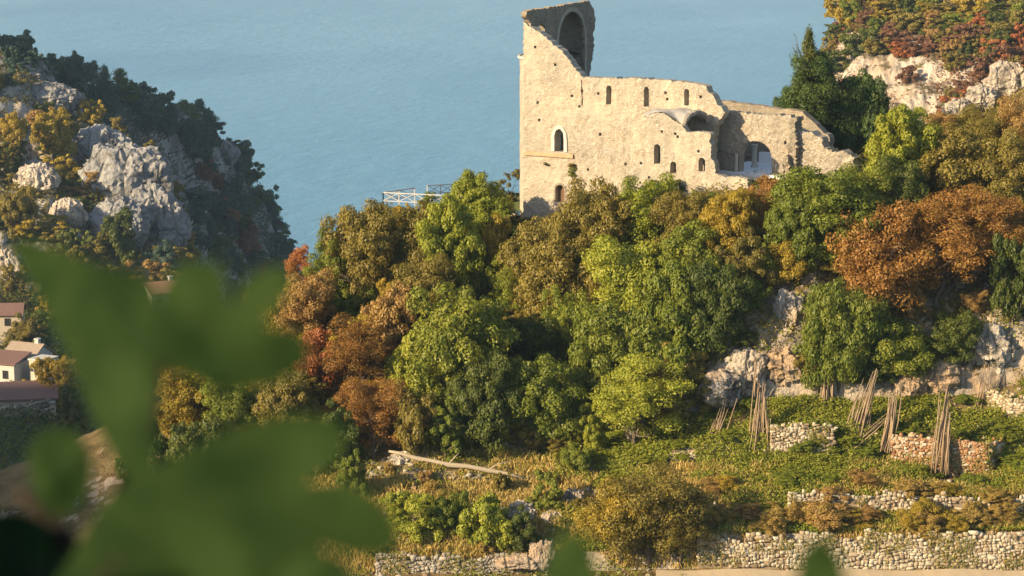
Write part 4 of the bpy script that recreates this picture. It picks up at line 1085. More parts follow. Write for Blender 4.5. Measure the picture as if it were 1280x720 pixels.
Q, N = cliff.sample(110000, 1, 8, lambda Q, N, g_: mk(.045, .0, 67, 1, .05)(Q, N, g_) & ~((proj(Q)[0] < 1170) & (proj(Q)[1] > 80) & (g_.random(len(Q)) < .85)), 10, (1030, 1500)); leafcover('cliff_scrub', Q, N, .7, 2.2, LEAF['russet'], g)
Q, N = cliff.sample(60000, 4, 8, mk(.045, .0, 68, 1, .05), 11, (1030, 1500)); leafcover('cliff_top_scrub', Q, N, .7, 2.0, LEAF['olive'], g)
# ---------------------------------------------------------------- dry stone walls
def m_stone(name, ramp, moss=.0):
    t = NT(name); c = t.co('Object'); isl = t.new('NewGeometry').outputs['Random Per Island']
    col = t.ramp(isl, ramp); col = t.mix(t.ramp(t.noise(6, c, 5, .7), [(.4, .45), (.6, 0.)]), col, (.16, .12, .07))
    return t.done(col, .95, t.bump(t.noise(14, c, 5, .65), .6, .03), .08)
M['core'] = m_plain('wall_earth_core', (.27, .21, .14), .95, .3, 3, .6)
ST = {'pale': m_stone('pale_wall_stone', [(0, (.25, .18, .11)), (.3, (.42, .34, .23)), (.6, (.52, .45, .33)), (1, (.62, .56, .43))]),
      'rust': m_stone('rusty_wall_stone', [(0, (.30, .13, .06)), (.45, (.42, .24, .12)), (.8, (.52, .40, .27)), (1, (.58, .52, .42))]),
      'grey': m_stone('grey_wall_stone', [(0, (.20, .18, .15)), (.5, (.33, .30, .25)), (1, (.46, .42, .35))])}
_ico = bmesh.new(); bmesh.ops.create_icosphere(_ico, subdivisions=2, radius=1.0)
ICO_V = np.array([v.co[:] for v in _ico.verts]); ICO_F = np.array([[v.index for v in f.verts] for f in _ico.faces]); _ico.free()
def stones(C, S, g, rot):
    n = len(C); V = ICO_V[None] * S[:, None, :]
    V = np.sign(V) * np.abs(V) ** .62 * np.abs(S[:, None, :]) ** .38
    V = V * (1 + g.normal(0, .13, (n, len(ICO_V), 1)))
    c, s = np.cos(rot)[:, None], np.sin(rot)[:, None]; X = V[..., 0] * c - V[..., 1] * s; Y = V[..., 0] * s + V[..., 1] * c
    V = np.stack([X, Y, V[..., 2]], -1) + C[:, None, :]
    F = (ICO_F[None] + (np.arange(n) * len(ICO_V))[:, None, None]).reshape(-1, 3)
    return V.reshape(-1, 3), F
WALLPTS = []
def stone_wall(path, label, mat='pale', size=.26, holes=.06, seed=1, cap=False, back=.45):
    """path: (px, foot py, top py, Y) along the face; a dry stone wall with a rubble core"""
    g = np.random.default_rng(seed); pts = [(at(px, y0, Y), at(px, y1, Y)) for (px, y0, y1, Y) in path]
    C = []; S = []; Rt = []; core = MB()
    for (a, at_), (b, bt) in zip(pts[:-1], pts[1:]):
        d = Vector((b.x - a.x, b.y - a.y, 0)); L = d.length; d.normalize(); nrm = Vector((d.y, -d.x, 0)); rz = math.atan2(d.y, d.x)
        k = [a - Vector((0, 0, .6)), b - Vector((0, 0, .6)), bt - Vector((0, 0, .55)), at_ - Vector((0, 0, .55))]
        core.add([p - nrm * .02 for p in k] + [p - nrm * back for p in k], [(0, 1, 2, 3), (5, 4, 7, 6), (3, 2, 6, 7), (4, 5, 1, 0), (0, 3, 7, 4), (1, 5, 6, 2)])
        z = 0.0; hm = max(at_.z - a.z, bt.z - b.z) + .3; row = 0
        while z < hm:
            rh = size * g.uniform(.5, 1.25); x = g.uniform(-.3, 0) * size
            while x < L:
                w = size * g.uniform(.55, 1.9) * (1.7 if g.random() < .1 else 1.0); f = (x + w / 2) / L
                za = a.z + (b.z - a.z) * f - .3; zt = at_.z + (bt.z - at_.z) * f + .16 * math.sin(x * .9 + seed) + .16 * math.sin(x * .37 + 2 * seed) - .12 + g.normal(0, .09)
                zz = za + z + rh / 2
                if zz + rh * .3 < zt and g.random() > holes:
                    p = a + d * (x + w / 2); C.append((p.x + nrm.x * g.normal(0, .03), p.y + nrm.y * g.normal(0, .03), zz + g.normal(0, .03) + .10 * math.sin(p.x * 1.3 + row * .7) + .06 * math.sin(p.x * 3.1 + row))); S.append((w * .55 * g.uniform(.85, 1.1), size * .6, rh * .60 * g.uniform(.85, 1.15))); Rt.append(rz + g.normal(0, .12))
                x += w
            z += rh; row += 1
        if cap:
            pass
    WALLPTS.append(np.array(C) + np.array([nrm.x, nrm.y, 0]) * size * .5)
    V, F = stones(np.array(C), np.array(S), g, np.array(Rt))
    o = empty('stone_wall', pts[0][0]); tag(o, label, 'wall', 'dry stone terrace walls')
    s = link('stone_face', mesh_np('stone_face', V - np.array(o.location), F), ST[mat], o)
    core.v = [tuple(Vector(p) - o.location) for p in core.v]; core.build('rubble_core', M['core'], o)
    return o
stone_wall([(872, 700, 668, 187.9), (930, 704, 672, 187.7), (1000, 706, 668, 187.7), (1080, 708, 667, 187.7), (1160, 710, 664, 187.7), (1300, 710, 660, 187.7)], 'long pale rubble wall beside the path along the bottom', 'pale', .26, .05, 1)
stone_wall([(868, 646, 622, 192.0), (905, 648, 628, 191.9)], 'short pale wall half hidden by the dark olive brush', 'pale', .25, .15, 2)
stone_wall([(985, 640, 610, 191.9), (1050, 640, 612, 191.9), (1130, 644, 616, 191.9), (1210, 648, 618, 191.9), (1300, 650, 624, 191.9)], 'overgrown upper rubble wall in the dry grass band', 'pale', .25, .22, 3)
stone_wall([(963, 578, 528, 198.9), (1002, 576, 526, 198.8), (1042, 572, 530, 198.8)], 'pale cream stone wall between two cane bundles', 'pale', .22, .05, 4)
stone_wall([(1114, 566, 536, 198.4), (1150, 578, 540, 197.9), (1190, 586, 544, 197.4), (1231, 590, 548, 196.9), (1258, 576, 543, 199.2)], 'rust stained stone wall with a square corner', 'rust', .22, .05, 5)
stone_wall([(1226, 520, 484, 203.6), (1262, 546, 492, 201.4), (1310, 556, 500, 200.2)], 'high pale wall stepping down at the frame edge', 'pale', .24, .08, 6)
stone_wall([(470, 722, 692, 187.6), (540, 722, 694, 187.5), (600, 722, 696, 187.5), (668, 722, 692, 187.5)], 'low grey wall at the bottom beneath the bright shrubs', 'grey', .24, .12, 7)
stone_wall([(520, 606, 588, 198.0), (580, 610, 590, 197.9), (640, 612, 596, 197.8)], 'rough low wall just under the log-shaped edge', 'grey', .26, .3, 8)
stone_wall([(480, 655, 636, 192.2), (560, 656, 636, 192.2), (650, 658, 634, 192.2)], 'broken terrace wall behind the bright shrubs', 'grey', .26, .4, 9)
stone_wall([(300, 716, 690, 188.4), (380, 716, 692, 188.4)], 'shaded grey wall between the blurred leaves', 'grey', .26, .2, 10)
# parapet by the lawn
stone_wall([(612, 266, 254, 243.5), (640, 268, 257, 241.5)], 'low stone parapet on the lawn beside the tower', 'pale', .22, .05, 11)

W_ = np.concatenate(WALLPTS); g = np.random.default_rng(8); W_ = W_[fbm(W_ * .55, 3, 19) + g.normal(0, .1, len(W_)) > .13]; W_ = np.repeat(W_, 16, 0) + g.normal(0, .16, (len(W_) * 16, 3)) * np.array([1, .5, 1])
Nw = np.tile(np.array([[0., -1, .4]]), (len(W_), 1)) + g.normal(0, .3, (len(W_), 3)); leafcover('wall_weeds', W_[::2], Nw[::2], .14, .05, LEAF['grass'], g); leafcover('dry_wall_weeds', W_[1::2], Nw[1::2], .14, .05, LEAF['drybush'], g)
def rock(px, py, w, h, Y, label, mat='rock', seed=1, dpt=.7):
    face = 'crag' in mat
    b = bmesh.new(); bmesh.ops.create_icosphere(b, subdivisions=5, radius=.5); V = np.array([v.co[:] for v in b.verts])
    d = .85 + .40 * ridged(V * 1.7 + seed * 3.1, 3, seed) + .30 * ridged(V * 4.5 + seed, 4, seed + 3) + .12 * fbm(V * 14, 3, seed)
    if face: d = .92 + .20 * ridged(V * np.array([2.4, 2.4, 1.3]) + seed * 3.1, 3, seed) + .20 * ridged(V * np.array([7, 7, 4]) + seed, 4, seed + 3) + .10 * ridged(V * np.array([18, 18, 9]), 3, seed + 7); Y = Y + .1 * w * Y / PF
    V = V * d[:, None]; s = Y / PF
    V = V * np.array([w * s, w * s * dpt, h * s])
    for v, p in zip(b.verts, V): v.co = p
    me = bpy.data.meshes.new('rock'); b.to_mesh(me); b.free(); o = link('rock', me, M[mat]); o.location = at(px, py, Y); tag(o, label, 'rock'); return o
for i, (px, py, w, h, Y, lab) in enumerate([
 (900, 486, 50, 40, 203.2, 'grey and cream rock at the foot of the shaded cliff'), (1262, 104, 50, 44, 252, 'largest white rock of the knoll at the frame edge'), (1226, 122, 34, 26, 250, 'white rock on the knoll beside the largest one'),
 (1196, 138, 30, 30, 249, 'small white rock standing out against russet bushes'), (672, 548, 44, 24, 203.6, 'pale rock ledge below the rounded green tree'), (700, 556, 36, 20, 203.2, 'pale ledge rock next to the terrace bush'), (566, 536, 40, 24, 204.6, 'pale rock behind the log-shaped edge'),
 (792, 548, 40, 30, 202.8, 'cream rock by the leaning bundle in the trees'), (620, 560, 34, 18, 203.2, 'reddish pale ledge rock at mid terrace'), (1206, 238, 30, 20, 232, 'pale rock between olive tree and orange trees')]):
    rock(px, py, w, h, Y, lab, 'ochre_rock' if 'reddish' in lab or 'cream' in lab else 'rock', 20 + i)
for i, (px, py, w, h, Y, lab) in enumerate([
 (548, 548, 56, 26, 204.2, 'broad pale ledge rock under the small green tree'), (596, 552, 50, 22, 203.8, 'long pale ledge rock left of the reddish one'), (650, 540, 50, 30, 204.6, 'pale bluff rock just below the rounded green tree'),
 (726, 548, 44, 26, 203.9, 'pale bluff rock under the yellow green ledge shrub'), (762, 540, 44, 30, 203.8, 'tall pale bluff rock next to the cream one'), (824, 530, 40, 30, 203.4, 'pale bluff rock beneath the loose yellow green tree'),
 (505, 580, 40, 26, 199.6, 'grey boulder under the head of the log-shaped edge'), (652, 640, 34, 30, 192.6, 'grey boulder next to the dark green terrace shrub'), (690, 650, 30, 28, 192.4, 'pale boulder in the dry gully'),
 (716, 626, 26, 30, 193.4, 'cream boulder at the top of the dry gully'), (930, 470, 50, 56, 204.6, 'tall grey rock in the shade of the dark green tree'), (1140, 478, 44, 34, 204.6, 'cream rock below the twisted shrub stems'),
 (1178, 470, 46, 40, 204.8, 'pale rock beneath the rock hollow'), (980, 460, 50, 44, 205, 'cream rock beside the small round cliff bush'), (1240, 440, 54, 60, 206, 'pale bluff on the far side of the rock hollow'), (988, 390, 44, 54, 206.8, 'tall cream buttress of the pale cliff')]):
    rock(px, py, w, h, Y, lab, 'ochre_rock' if 'cream' in lab else 'rock', 60 + i)
Q, N = hill.sample(1500, 1, 8, mk(.35, -.05, 91, 1, .1), 12, (440, 1300)); g = np.random.default_rng(3); n = len(Q); r_ = g.uniform(.06, .24, n)
V, F = stones(Q, np.stack([r_ * 1.2, r_, r_ * .7], 1), g, g.uniform(0, 6, n)); tag(link('loose_stones', mesh_np('loose_stones', V, F), ST['pale']), kind='stuff')
for i, (px, py, w, h, Y, lab, mt) in enumerate([
 (160, 226, 96, 84, 578, 'great grey crag in the middle of the left spur', 'crag'), (196, 286, 66, 90, 566, 'tall grey crag at the outer edge of the left spur', 'crag'), (126, 186, 60, 46, 596, 'grey crag just below the spur crest', 'crag'),
 (150, 282, 60, 60, 556, 'grey crag low on the spur above the roofs', 'crag'), (18, 98, 76, 46, 632, 'grey ridge crag at the frame edge under the highest pines', 'crag'), (62, 124, 64, 34, 622, 'narrow grey ridge crag under the wide headland pine', 'crag'),
 (46, 226, 44, 36, 566, 'golden lit crag on the spur near the frame edge', 'warm_crag'), (86, 268, 38, 32, 552, 'small golden lit crag lower on the spur', 'warm_crag'), (6, 350, 40, 60, 520, 'cream cliff piece cut by the frame edge above the village', 'warm_crag'),
 (324, 286, 18, 80, 874, 'thin pale cliff strip on the seaward end of the headland', 'crag'), (282, 192, 30, 24, 838, 'pale bluff on the headland shoulder', 'crag'),
 (1098, 112, 76, 60, 553, 'broad cream bluff of the far cliff beside the pines', 'warm_crag'), (1068, 78, 34, 60, 571, 'cream corner bluff of the far cliff over the sea', 'warm_crag'), (1146, 132, 56, 56, 546, 'cream bluff of the far cliff next to the white knoll', 'warm_crag'), (1118, 160, 50, 46, 538, 'low cream bluff of the far cliff above the poplar', 'warm_crag')]):
    rock(px, py, w * 1.1, h * 1.1, Y, lab, mt, 90 + i)
# broken wall stub by the leaf tip
rock(676, 694, 30, 40, 187.2, 'rounded pale boulder ending the low grey wall', 'ochre_rock', 40, .6)
rock(652, 702, 54, 16, 187.2, 'flat pale slab leaning on the rounded boulder', 'ochre_rock', 41, .5)
# path along the bottom
b = MB(); xs = np.linspace(820, 1500, 40); L_ = []
for i, x in enumerate(xs):
    p = at(float(x), 712 + 1.2 * math.sin(i * .8), 186.6); q = at(float(x), 735, 184.0); L_.append((p, q))
for (p, q) in L_: b.v += [tuple(p), tuple(q), (q.x, q.y, q.z - 1.5)]
for i in range(len(L_) - 1): b.f += [(3 * i, 3 * i + 1, 3 * i + 4, 3 * i + 3), (3 * i + 1, 3 * i + 2, 3 * i + 5, 3 * i + 4)]
tag(b.build('path', m_plain('pale_earth_path', (.42, .33, .21), .95, .18, .8, .4)), kind='structure')

# pale diagonal terrace edge, modelled in the form of a fallen log
b = MB(); lp = [(486, 564, 199.4), (502, 567, 199.2), (520, 573, 199.0), (540, 576, 198.7), (560, 581, 198.5), (585, 583, 198.3), (610, 588, 198.2), (634, 592, 198.0), (658, 599, 197.8)]
b.tube([at(*p) for p in lp], [.10, .16, .21, .17, .23, .19, .22, .15, .09], 9)
b.tube([at(560, 581, 198.5), at(568, 572, 198.4), at(574, 566, 198.4)], [.08, .05, .02], 6); b.tube([at(610, 588, 198.2), at(622, 580, 198.1), at(640, 577, 198.1)], [.08, .05, .02], 6)
o = b.build('log_shaped_edge', M['log'], None, True); tag(o, 'long pale edge built as a log across the weedy terrace', 'log')
# ---------------------------------------------------------------- bundles of poles
def pole_bundle(label, foot, top_, Y0, Y1, n, spread, seed, rad=.065, foot_spread=None):
    g = np.random.default_rng(seed); a = at(*foot, Y0); b = at(*top_, Y1); s = Y0 / PF
    fs = foot_spread if foot_spread is not None else spread * .8
    o = empty('pole_bundle', a); tag(o, label, 'pole bundle', 'bundles of cut poles on the terraces')
    for k in range(n + (11 if n > 8 else 2)):
        t = g.uniform(-.5, .5); t2 = t * g.uniform(-.3, 1.3); f = a + Vector((t * fs * s + g.normal(0, .06), g.normal(0, .25), g.uniform(-.25, .1)))
        L = g.uniform(.42, 1.08); e = b + Vector((t2 * spread * s * .8 + g.normal(0, .17), g.normal(0, .2), 0)); e = f + (e - f) * L
        m = (f + e) / 2 + Vector((g.normal(0, .11), 0, g.normal(0, .05)))
        q = MB(); q.tube([f - a, m - a, e - a], [rad * g.uniform(.8, 1.2), rad * .85, rad * .5], 6); q.build('pole', M['pole'], o, True)
    return o
pole_bundle('leaning pole bundle at the foot of the grey shaded rock', (886, 570), (908, 500), 200.0, 201.2, 14, 26, 1)
pole_bundle('upright pole bundle beside the pale cream wall', (948, 572), (953, 484), 199.2, 200.2, 18, 22, 2, .065, 30)
pole_bundle('pole bundle standing against the pale cliff under the ivy', (1033, 512), (1036, 440), 203.4, 204.0, 14, 20, 3, .065, 18)
pole_bundle('wide pole bundle slanting below the twisted shrub', (1068, 548), (1092, 466), 199.6, 201.0, 18, 24, 4, .06, 28)
pole_bundle('low slanting poles crossing in front of the wide bundle', (1064, 556), (1112, 516), 199.2, 199.9, 8, 12, 5, .06, 8)
pole_bundle('narrow pole bundle leaning at the end of the rusty wall', (1106, 562), (1118, 488), 198.6, 199.9, 13, 14, 6, .065, 14)
pole_bundle('tall pole bundle leaning on the rust stained wall', (1174, 588), (1184, 490), 196.6, 197.8, 18, 22, 7, .065, 24)
pole_bundle('few thin poles leaning near the high pale wall', (1222, 512), (1236, 452), 202.6, 203.6, 5, 18, 8, .05, 18)
pole_bundle('short dark pole bundle among the trees by the cream rock', (794, 558), (806, 508), 201.8, 202.6, 11, 14, 9, .065, 16)
pole_bundle('two thin bare poles against the grey shaded rock', (944, 492), (946, 444), 203.2, 203.6, 3, 8, 10, .05, 8)
# ---------------------------------------------------------------- timber railing
def railing(label, a, b, n, h, parent_label=None):
    """a, b: ground points; posts, two rails and crossed braces"""
    o = empty('timber_railing', a); tag(o, label, 'railing', 'white timber railings of the belvedere')
    d = b - a
    P = [d * (k / n) for k in range(n + 1)]
    for p in P:
        q = MB(); q.box(p + Vector((0, 0, h / 2 - .1)), .12, .12, h + .2); q.build('post', M['wood_white'], o)
    U = Vector((0, 0, 1))
    q = MB(); q.bar(P[0] + U * h, P[-1] + U * h, .11, .09); q.build('rail', M['wood_white'], o)
    q = MB(); q.bar(P[0] + U * .18, P[-1] + U * .18, .09, .07); q.build('rail', M['wood_white'], o)
    for i in range(n):
        for (s_, t_) in ((.2, h), (h, .2)):
            q = MB(); q.bar(P[i] + U * s_ + Vector((0, .04 if s_ > .5 else -.04, 0)), P[i + 1] + U * t_ + Vector((0, .04 if s_ > .5 else -.04, 0)), .065, .055); q.build('brace', M['wood_white'], o)
    return o
railing('near white timber railing with crossed braces above the olive oaks', at(479, 253, 250.0), at(578, 258, 247.0), 5, 1.05)
railing('short white timber railing on the seaward corner', at(479, 253, 250.0), at(518, 247, 256.0), 2, 1.05)
railing('far white timber railing before the open sea', at(534, 244, 258.0), at(600, 240, 262.0), 4, 1.05)
b = MB(); 
for i in range(13):
    for j in range(7):
        x = 555 + 100 * i / 12; p = at(x, 263 - 22 * j / 6, 243 + 15 * j / 6); b.v.append((p.x, p.y, p.z + .05 * math.sin(i * 2.1 + j)))
for i in range(12):
    for j in range(6): p = i * 7 + j; b.f.append((p, p + 7, p + 8, p + 1))
tag(b.build('lawn', m_plain('lawn_grass', (.12, .135, .03), .9, .35, 1.2, .5), None, True), kind='structure')

# ---------------------------------------------------------------- village in the valley
def house(label, px, py, Y, wm, dm, hm, rz, roof='gable', rh=1.6, wallm='stucco', tile='tile', wins=((.25, .55), (.7, .55)), chim=True, sink=4.0):
    """wm wide, dm deep, hm high to the eaves; origin at the foot of its front wall"""
    o = empty('house', at(px, py, Y), rz); tag(o, label, 'house', 'village houses in the valley')
    b = MB(); b.box((0, dm / 2, (hm - sink) / 2), wm, dm, hm + sink)
    if roof == 'gable':
        b.add([(-wm / 2 + .01, .01, hm), (-wm / 2 + .01, dm - .01, hm), (-wm / 2 + .01, dm / 2, hm + rh), (wm / 2 - .01, .01, hm), (wm / 2 - .01, dm - .01, hm), (wm / 2 - .01, dm / 2, hm + rh)], [(0, 2, 1), (3, 4, 5)])
    b.build('wall', M[wallm], o)
    e = .45; r = MB()
    if roof == 'gable':
        for sgn in (0, 1):
            y0 = -e if sgn == 0 else dm + e; z0 = hm - e * rh / (dm / 2); pts = []
            for dz in (0.03, .22): pts += [(-wm / 2 - e, y0, z0 + dz), (wm / 2 + e, y0, z0 + dz), (wm / 2 + e, dm / 2, hm + rh + dz), (-wm / 2 - e, dm / 2, hm + rh + dz)]
            r.add(pts, [(3, 2, 1, 0), (4, 5, 6, 7), (0, 1, 5, 4), (1, 2, 6, 5), (2, 3, 7, 6), (3, 0, 4, 7)])
    elif roof == 'mono':
        pts = []
        for dz in (0.05, .3): pts += [(-wm / 2 - e, -e, hm + dz), (wm / 2 + e, -e, hm + dz), (wm / 2 + e, dm + e, hm + rh + dz), (-wm / 2 - e, dm + e, hm + rh + dz)]
        r.add(pts, [(3, 2, 1, 0), (4, 5, 6, 7), (0, 1, 5, 4), (1, 2, 6, 5), (2, 3, 7, 6), (3, 0, 4, 7)])
    else:
        r.box((0, dm / 2, hm + .16), wm + .3, dm + .3, .3)
    rf = r.build('roof', M[tile] if roof != 'flat' else M['stucco'], o)
    if chim:
        c = MB(); c.box((wm * .3, dm * .55, hm + rh * .6 + .6), .8, .8, 2.0); c.box((wm * .3, dm * .55, hm + rh * .6 + 1.7), 1.0, 1.0, .2); c.build('chimney', M[wallm], rf)
    for (fx, fz) in wins:
        x = -wm / 2 + fx * wm; z = fz * hm; f = MB()
        for (cx, cz, sx, sz_) in ((x - .5, z, .1, 1.5), (x + .5, z, .1, 1.5), (x, z + .7, 1.1, .1), (x, z - .7, 1.1, .1)): f.box((cx, -.05, cz), sx, .12, sz_)
        fo_ = f.build('window', M['dark_timber'], o); p = MB(); p.box((x, -.02, z), .92, .06, 1.32); p.build('pane', M['glass'], fo_)
    return o
house('white house with stepped gable and chimney in the sunlit village', 24, 474, 430, 6.4, 6, 4.2, R(-25), 'gable', 1.9, 'stucco', 'tile_pale', ((.3, .6), (.72, .6)))
house('pale stone house beside the chimney house in the village', 47, 484, 424, 3.4, 4, 4.8, R(-25), 'flat', 0, 'stucco_tan', 'tile', ((.5, .65),), False)
house('small white house with lean-to roof cut by the frame edge', 0, 480, 424, 6.0, 5, 3.6, R(-20), 'mono', 1.2, 'stucco', 'tile_old', ((.7, .5),), False)
house('long low building with dull red roof above the stone wall', 6, 516, 398, 17, 7, 2.0, R(12), 'mono', 1.5, 'stucco_tan', 'tile_old', (), False)
house('shaded house with orange tiled roof behind the leaf tips', 158, 382, 520, 10, 7, 4.6, R(14), 'gable', 2.4, 'stucco', 'tile', ((.3, .6), (.7, .6)), False)
house('tall white shaded house with orange roof between the leaves', 210, 402, 500, 7, 6, 6.2, R(30), 'gable', 1.8, 'stucco', 'tile', ((.25, .7), (.7, .7), (.25, .3), (.7, .3)), True)
house('small house with dark roof at the frame edge under the crag', -2, 412, 470, 9, 6, 3.0, R(5), 'gable', 1.6, 'stucco_tan', 'tile_old', ((.7, .5),), False)
stone_wall([(-30, 528, 512, 393), (20, 524, 505, 394), (62, 514, 498, 396)], 'dark retaining wall under the dull red roof', 'grey', .5, .05, 31)
b = MB(); p0 = at(190, 412, 492)
for i in range(9):
    for j in range(6): b.v.append((p0.x + i * .42 - 1.7, p0.y + j * .5, p0.z + .55 * math.sin(i * .5) * math.cos(j * .4) + .2 * math.sin(i * 1.7 + j)))
for i in range(8):
    for j in range(5): k = i * 6 + j; b.f.append((k, k + 6, k + 7, k + 1))
o = b.build('tarpaulin', M['blue'], None, True); tag(o, 'small blue tarpaulin beside the tall white shaded house', 'tarpaulin')
# pergola along the far cliff top
o = empty('pergola', at(1075, 6, 596)); tag(o, 'long dark timber pergola along the far cliff top', 'pergola')
for k in range(13):
    x = 1078 + 120 * k / 12; p = at(x, 5.5, 594 - k * .9) - o.location
    q = MB(); q.box(p + Vector((0, 0, 1.0)), .22, .22, 3.2); q.build('post', M['dark_timber'], o)
p = at(1074, 5.5, 594) - o.location; q_ = at(1202, 5.5, 583) - o.location
for dz in (1.3, 2.6):
    q = MB(); q.bar(p + Vector((0, 0, dz)), q_ + Vector((0, 0, dz)), .22); q.build('rail', M['dark_timber'], o)

# ---------------------------------------------------------------- fig branch close to the camera, out of focus
def m_fig():
    t = NT('fig_leaf'); c = t.co('Object')
    col = t.mix(t.ramp(t.noise(11, c, 3), [(.35, 0.), (.65, 1.)]), (.010, .028, .006), (.032, .060, .014)); t.p.inputs['Subsurface Weight'].default_value = 0
    t.done(col, .85, t.bump(t.noise(60, c, 4), .2, .002), .12)
    tr = t.new('BsdfTranslucent'); t.t.links.new(t.mix(1.0, col, (1.1, 1.3, .5), 'MULTIPLY'), tr.inputs[0]); mx = t.new('MixShader'); mx.inputs[0].default_value = .3
    t.t.links.new(t.p.outputs[0], mx.inputs[1]); t.t.links.new(tr.outputs[0], mx.inputs[2]); t.t.links.new(mx.outputs[0], t.out.inputs[0]); return t.m
M['fig'] = m_fig(); M['twig'] = m_plain('fig_twig', (.028, .021, .014), .9, .3, 30, .3)
FIG = empty('fig_branch', at(60, 900, 1.9)); tag(FIG, 'fig branch with big blurred green lobed leaves close to the camera', 'branch')
def smooth_poly(p, k=5):
    A = np.array(p + p[:1] + p[1:3], float); A = np.vstack([A[-4:-3] * 0 + np.array(p[-1]), A]); out = []
    P_ = np.array(p, float); n = len(P_)
    for i in range(n):
        p0, p1, p2, p3 = P_[i - 1], P_[i], P_[(i + 1) % n], P_[(i + 2) % n]
        for f in np.linspace(0, 1, k, endpoint=False): out.append(tuple(.5 * (2 * p1 + (p2 - p0) * f + (2 * p0 - 5 * p1 + 4 * p2 - p3) * f * f + (3 * p1 - p0 - 3 * p2 + p3) * f ** 3)))
    return out
def fig_leaf(poly, d, tilt, bow, rootp, parent, seed=0):
    """a lobed leaf: its outline laid on a tilted plane at distance d, given a bow, a midrib fold and thickness"""
    m_ = np.array(poly, float).mean(0); out = smooth_poly([tuple(m_ + (np.array(p) - m_) * 1.06) for p in poly]); O = np.array(out); lo, hi = O.min(0), O.max(0)
    gx, gy = np.meshgrid(np.arange(lo[0], hi[0], 14), np.arange(lo[1], hi[1], 14), indexing='ij'); gp = np.stack([gx.ravel(), gy.ravel()], 1)
    r = geometry.delaunay_2d_cdt([Vector(p) for p in out] + [Vector(p) for p in gp], [], [list(range(len(out)))], 1, 1e-3)
    v = np.array([(p.x, p.y) for p in r[0]]); cx, cy_ = O.mean(0); sc = (hi - lo).max() / 2
    V_ = []
    for (x, y) in v:
        rx, ry = (x - cx) / sc, (y - cy_) / sc
        dd = d * (1 + tilt[0] * rx * .035 + tilt[1] * ry * .035 + bow * .012 * (rx * rx + ry * ry) + .0016 * math.sin(6 * rx + seed) * math.cos(5 * ry))
        V_.append(at(float(x), float(y), dd) - FIG.location if parent is FIG else at(float(x), float(y), dd) - parent.location)
    n = len(V_); th = Vector((0, .0012, 0)); tri = [tuple(f) for f in r[2] if len(f) == 3]
    me = bpy.data.meshes.new('leaf'); ed = {}
    for f in tri:
        for k in range(3): e = tuple(sorted((f[k], f[(k + 1) % 3]))); ed[e] = ed.get(e, 0) + 1
    F = tri + [tuple(i + n for i in f[::-1]) for f in tri]
    for f in tri:
        for k in range(3):
            a, b2 = f[k], f[(k + 1) % 3]
            if ed[tuple(sorted((a, b2)))] == 1: F.append((b2, a, a + n, b2 + n))
    me.from_pydata(V_ + [p + th for p in V_], [], F); me.update()
    o = link('leaf', me, M['fig'], parent)
    # petiole
    q = MB(); a = at(*rootp[0]) - parent.location; m = at(*rootp[1]) - parent.location; e = at(*rootp[2]) - parent.location
    q.tube([a, m, e], [.0022, .0024, .003], 7); q.build('leaf_stalk', M['twig'], o, True)
    return o
fig_leaf([(165, 596), (128, 540), (92, 455), (55, 380), (22, 318), (36, 306), (70, 316), (112, 332), (150, 342), (184, 352), (196, 390), (203, 440), (198, 500), (190, 560), (178, 592)], 1.86, (-.9, -.4), .3, ((168, 580, 1.86), (160, 640, 1.9), (110, 720, 1.98)), FIG, 1)
fig_leaf([(190, 470), (196, 420), (204, 375), (222, 342), (250, 330), (276, 336), (284, 362), (288, 384), (300, 360), (322, 342), (346, 336), (360, 346), (352, 376), (330, 406), (360, 410), (382, 430), (376, 452), (346, 472), (300, 484), (255, 474), (222, 460)], 1.70, (-.8, .3), .4, ((205, 455, 1.7), (190, 560, 1.86), (120, 700, 1.95)), FIG, 2)
fig_leaf([(70, 760), (105, 690), (140, 630), (190, 596), (250, 562), (312, 536), (372, 524), (418, 535), (426, 562), (404, 592), (382, 606), (430, 606), (470, 630), (490, 662), (480, 686), (440, 692), (398, 682), (420, 712), (424, 760), (300, 800), (150, 800)], 1.72, (-.9, .3), .3, ((150, 700, 1.72), (110, 740, 1.8), (60, 830, 1.9)), FIG, 3)
fig_leaf([(38, 566), (62, 540), (94, 544), (112, 578), (104, 622), (74, 646), (46, 618)], 1.95, (-.5, .2), .3, ((76, 640, 1.95), (70, 690, 1.96), (50, 780, 1.98)), FIG, 4)
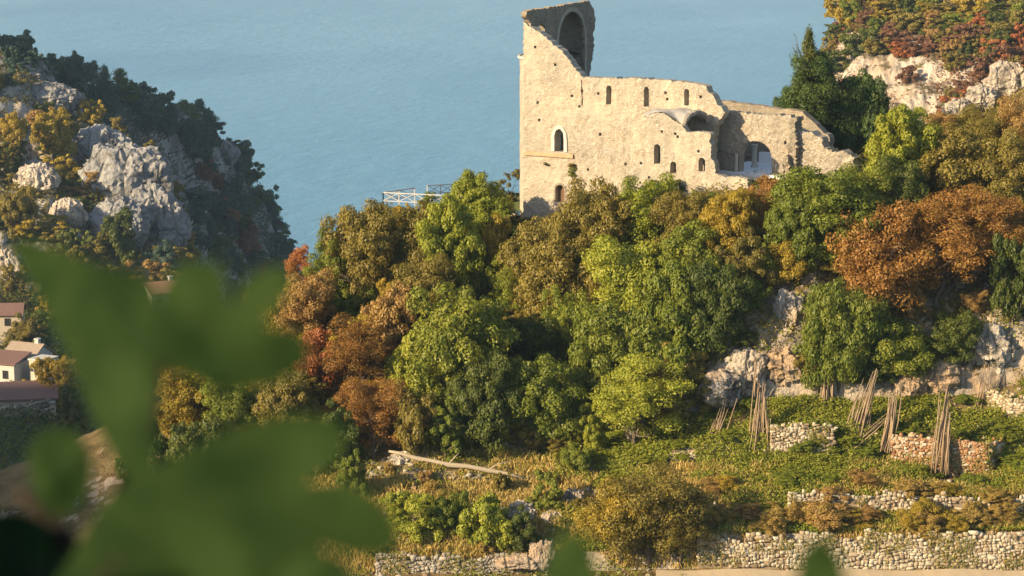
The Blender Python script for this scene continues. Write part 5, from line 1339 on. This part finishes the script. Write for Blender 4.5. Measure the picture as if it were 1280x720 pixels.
fig_leaf([(-60, 690), (-20, 650), (30, 646), (76, 676), (104, 730), (90, 800), (-60, 820)], 1.98, (2.2, .4), .3, ((40, 780, 1.98), (40, 820, 1.97), (30, 880, 1.94)), FIG, 5)
fig_leaf([(330, 760), (350, 715), (392, 694), (430, 704), (440, 740), (420, 790), (350, 800)], 1.62, (-.5, .2), .3, ((380, 790, 1.62), (330, 820, 1.7), (200, 880, 1.85)), FIG, 6)
q = MB(); q.tube([at(188, 545, 1.94) - FIG.location, at(170, 590, 1.96) - FIG.location, at(120, 700, 1.97) - FIG.location, at(70, 800, 1.96) - FIG.location, at(40, 960, 1.92) - FIG.location], [.007, .011, .012, .013, .014], 9); q.build('stem', M['twig'], FIG, True)
q = MB(); q.tube([at(10, 690, 2.0) - FIG.location, at(30, 720, 2.0) - FIG.location, at(60, 760, 1.99) - FIG.location, at(60, 960, 1.96) - FIG.location], [.008, .010, .012, .013], 9); q.build('stem', M['twig'], FIG, True)
for (pts_, r_) in [([(150, 540), (160, 560), (176, 590), (172, 640)], .008), ([(20, 610), (52, 640), (96, 690), (110, 760)], .009)]:
    q = MB(); q.tube([at(x, y, 2.04) - FIG.location for (x, y) in pts_], [r_ * .6, r_, r_, r_ * 1.1], 9); q.build('stem', M['twig'], FIG, True)
F2 = empty('fig_branch', at(850, 1000, 1.9)); tag(F2, 'lower fig twig showing only two blurred green leaf tips at the bottom', 'branch')
fig_leaf([(678, 800), (680, 730), (690, 688), (704, 670), (720, 668), (736, 684), (746, 716), (752, 800)], 1.55, (-.5, .2), .3, ((715, 790, 1.55), (740, 860, 1.6), (830, 980, 1.9)), F2, 7)
fig_leaf([(992, 800), (998, 712), (1010, 684), (1025, 673), (1040, 684), (1054, 710), (1066, 800)], 1.55, (-.5, .2), .3, ((1028, 790, 1.55), (980, 860, 1.6), (860, 980, 1.9)), F2, 8)
q = MB(); q.tube([at(820, 960, 1.9) - F2.location, at(850, 1020, 1.9) - F2.location, at(860, 1150, 1.9) - F2.location], [.005, .007, .009], 8); q.build('stem', M['twig'], F2, True)
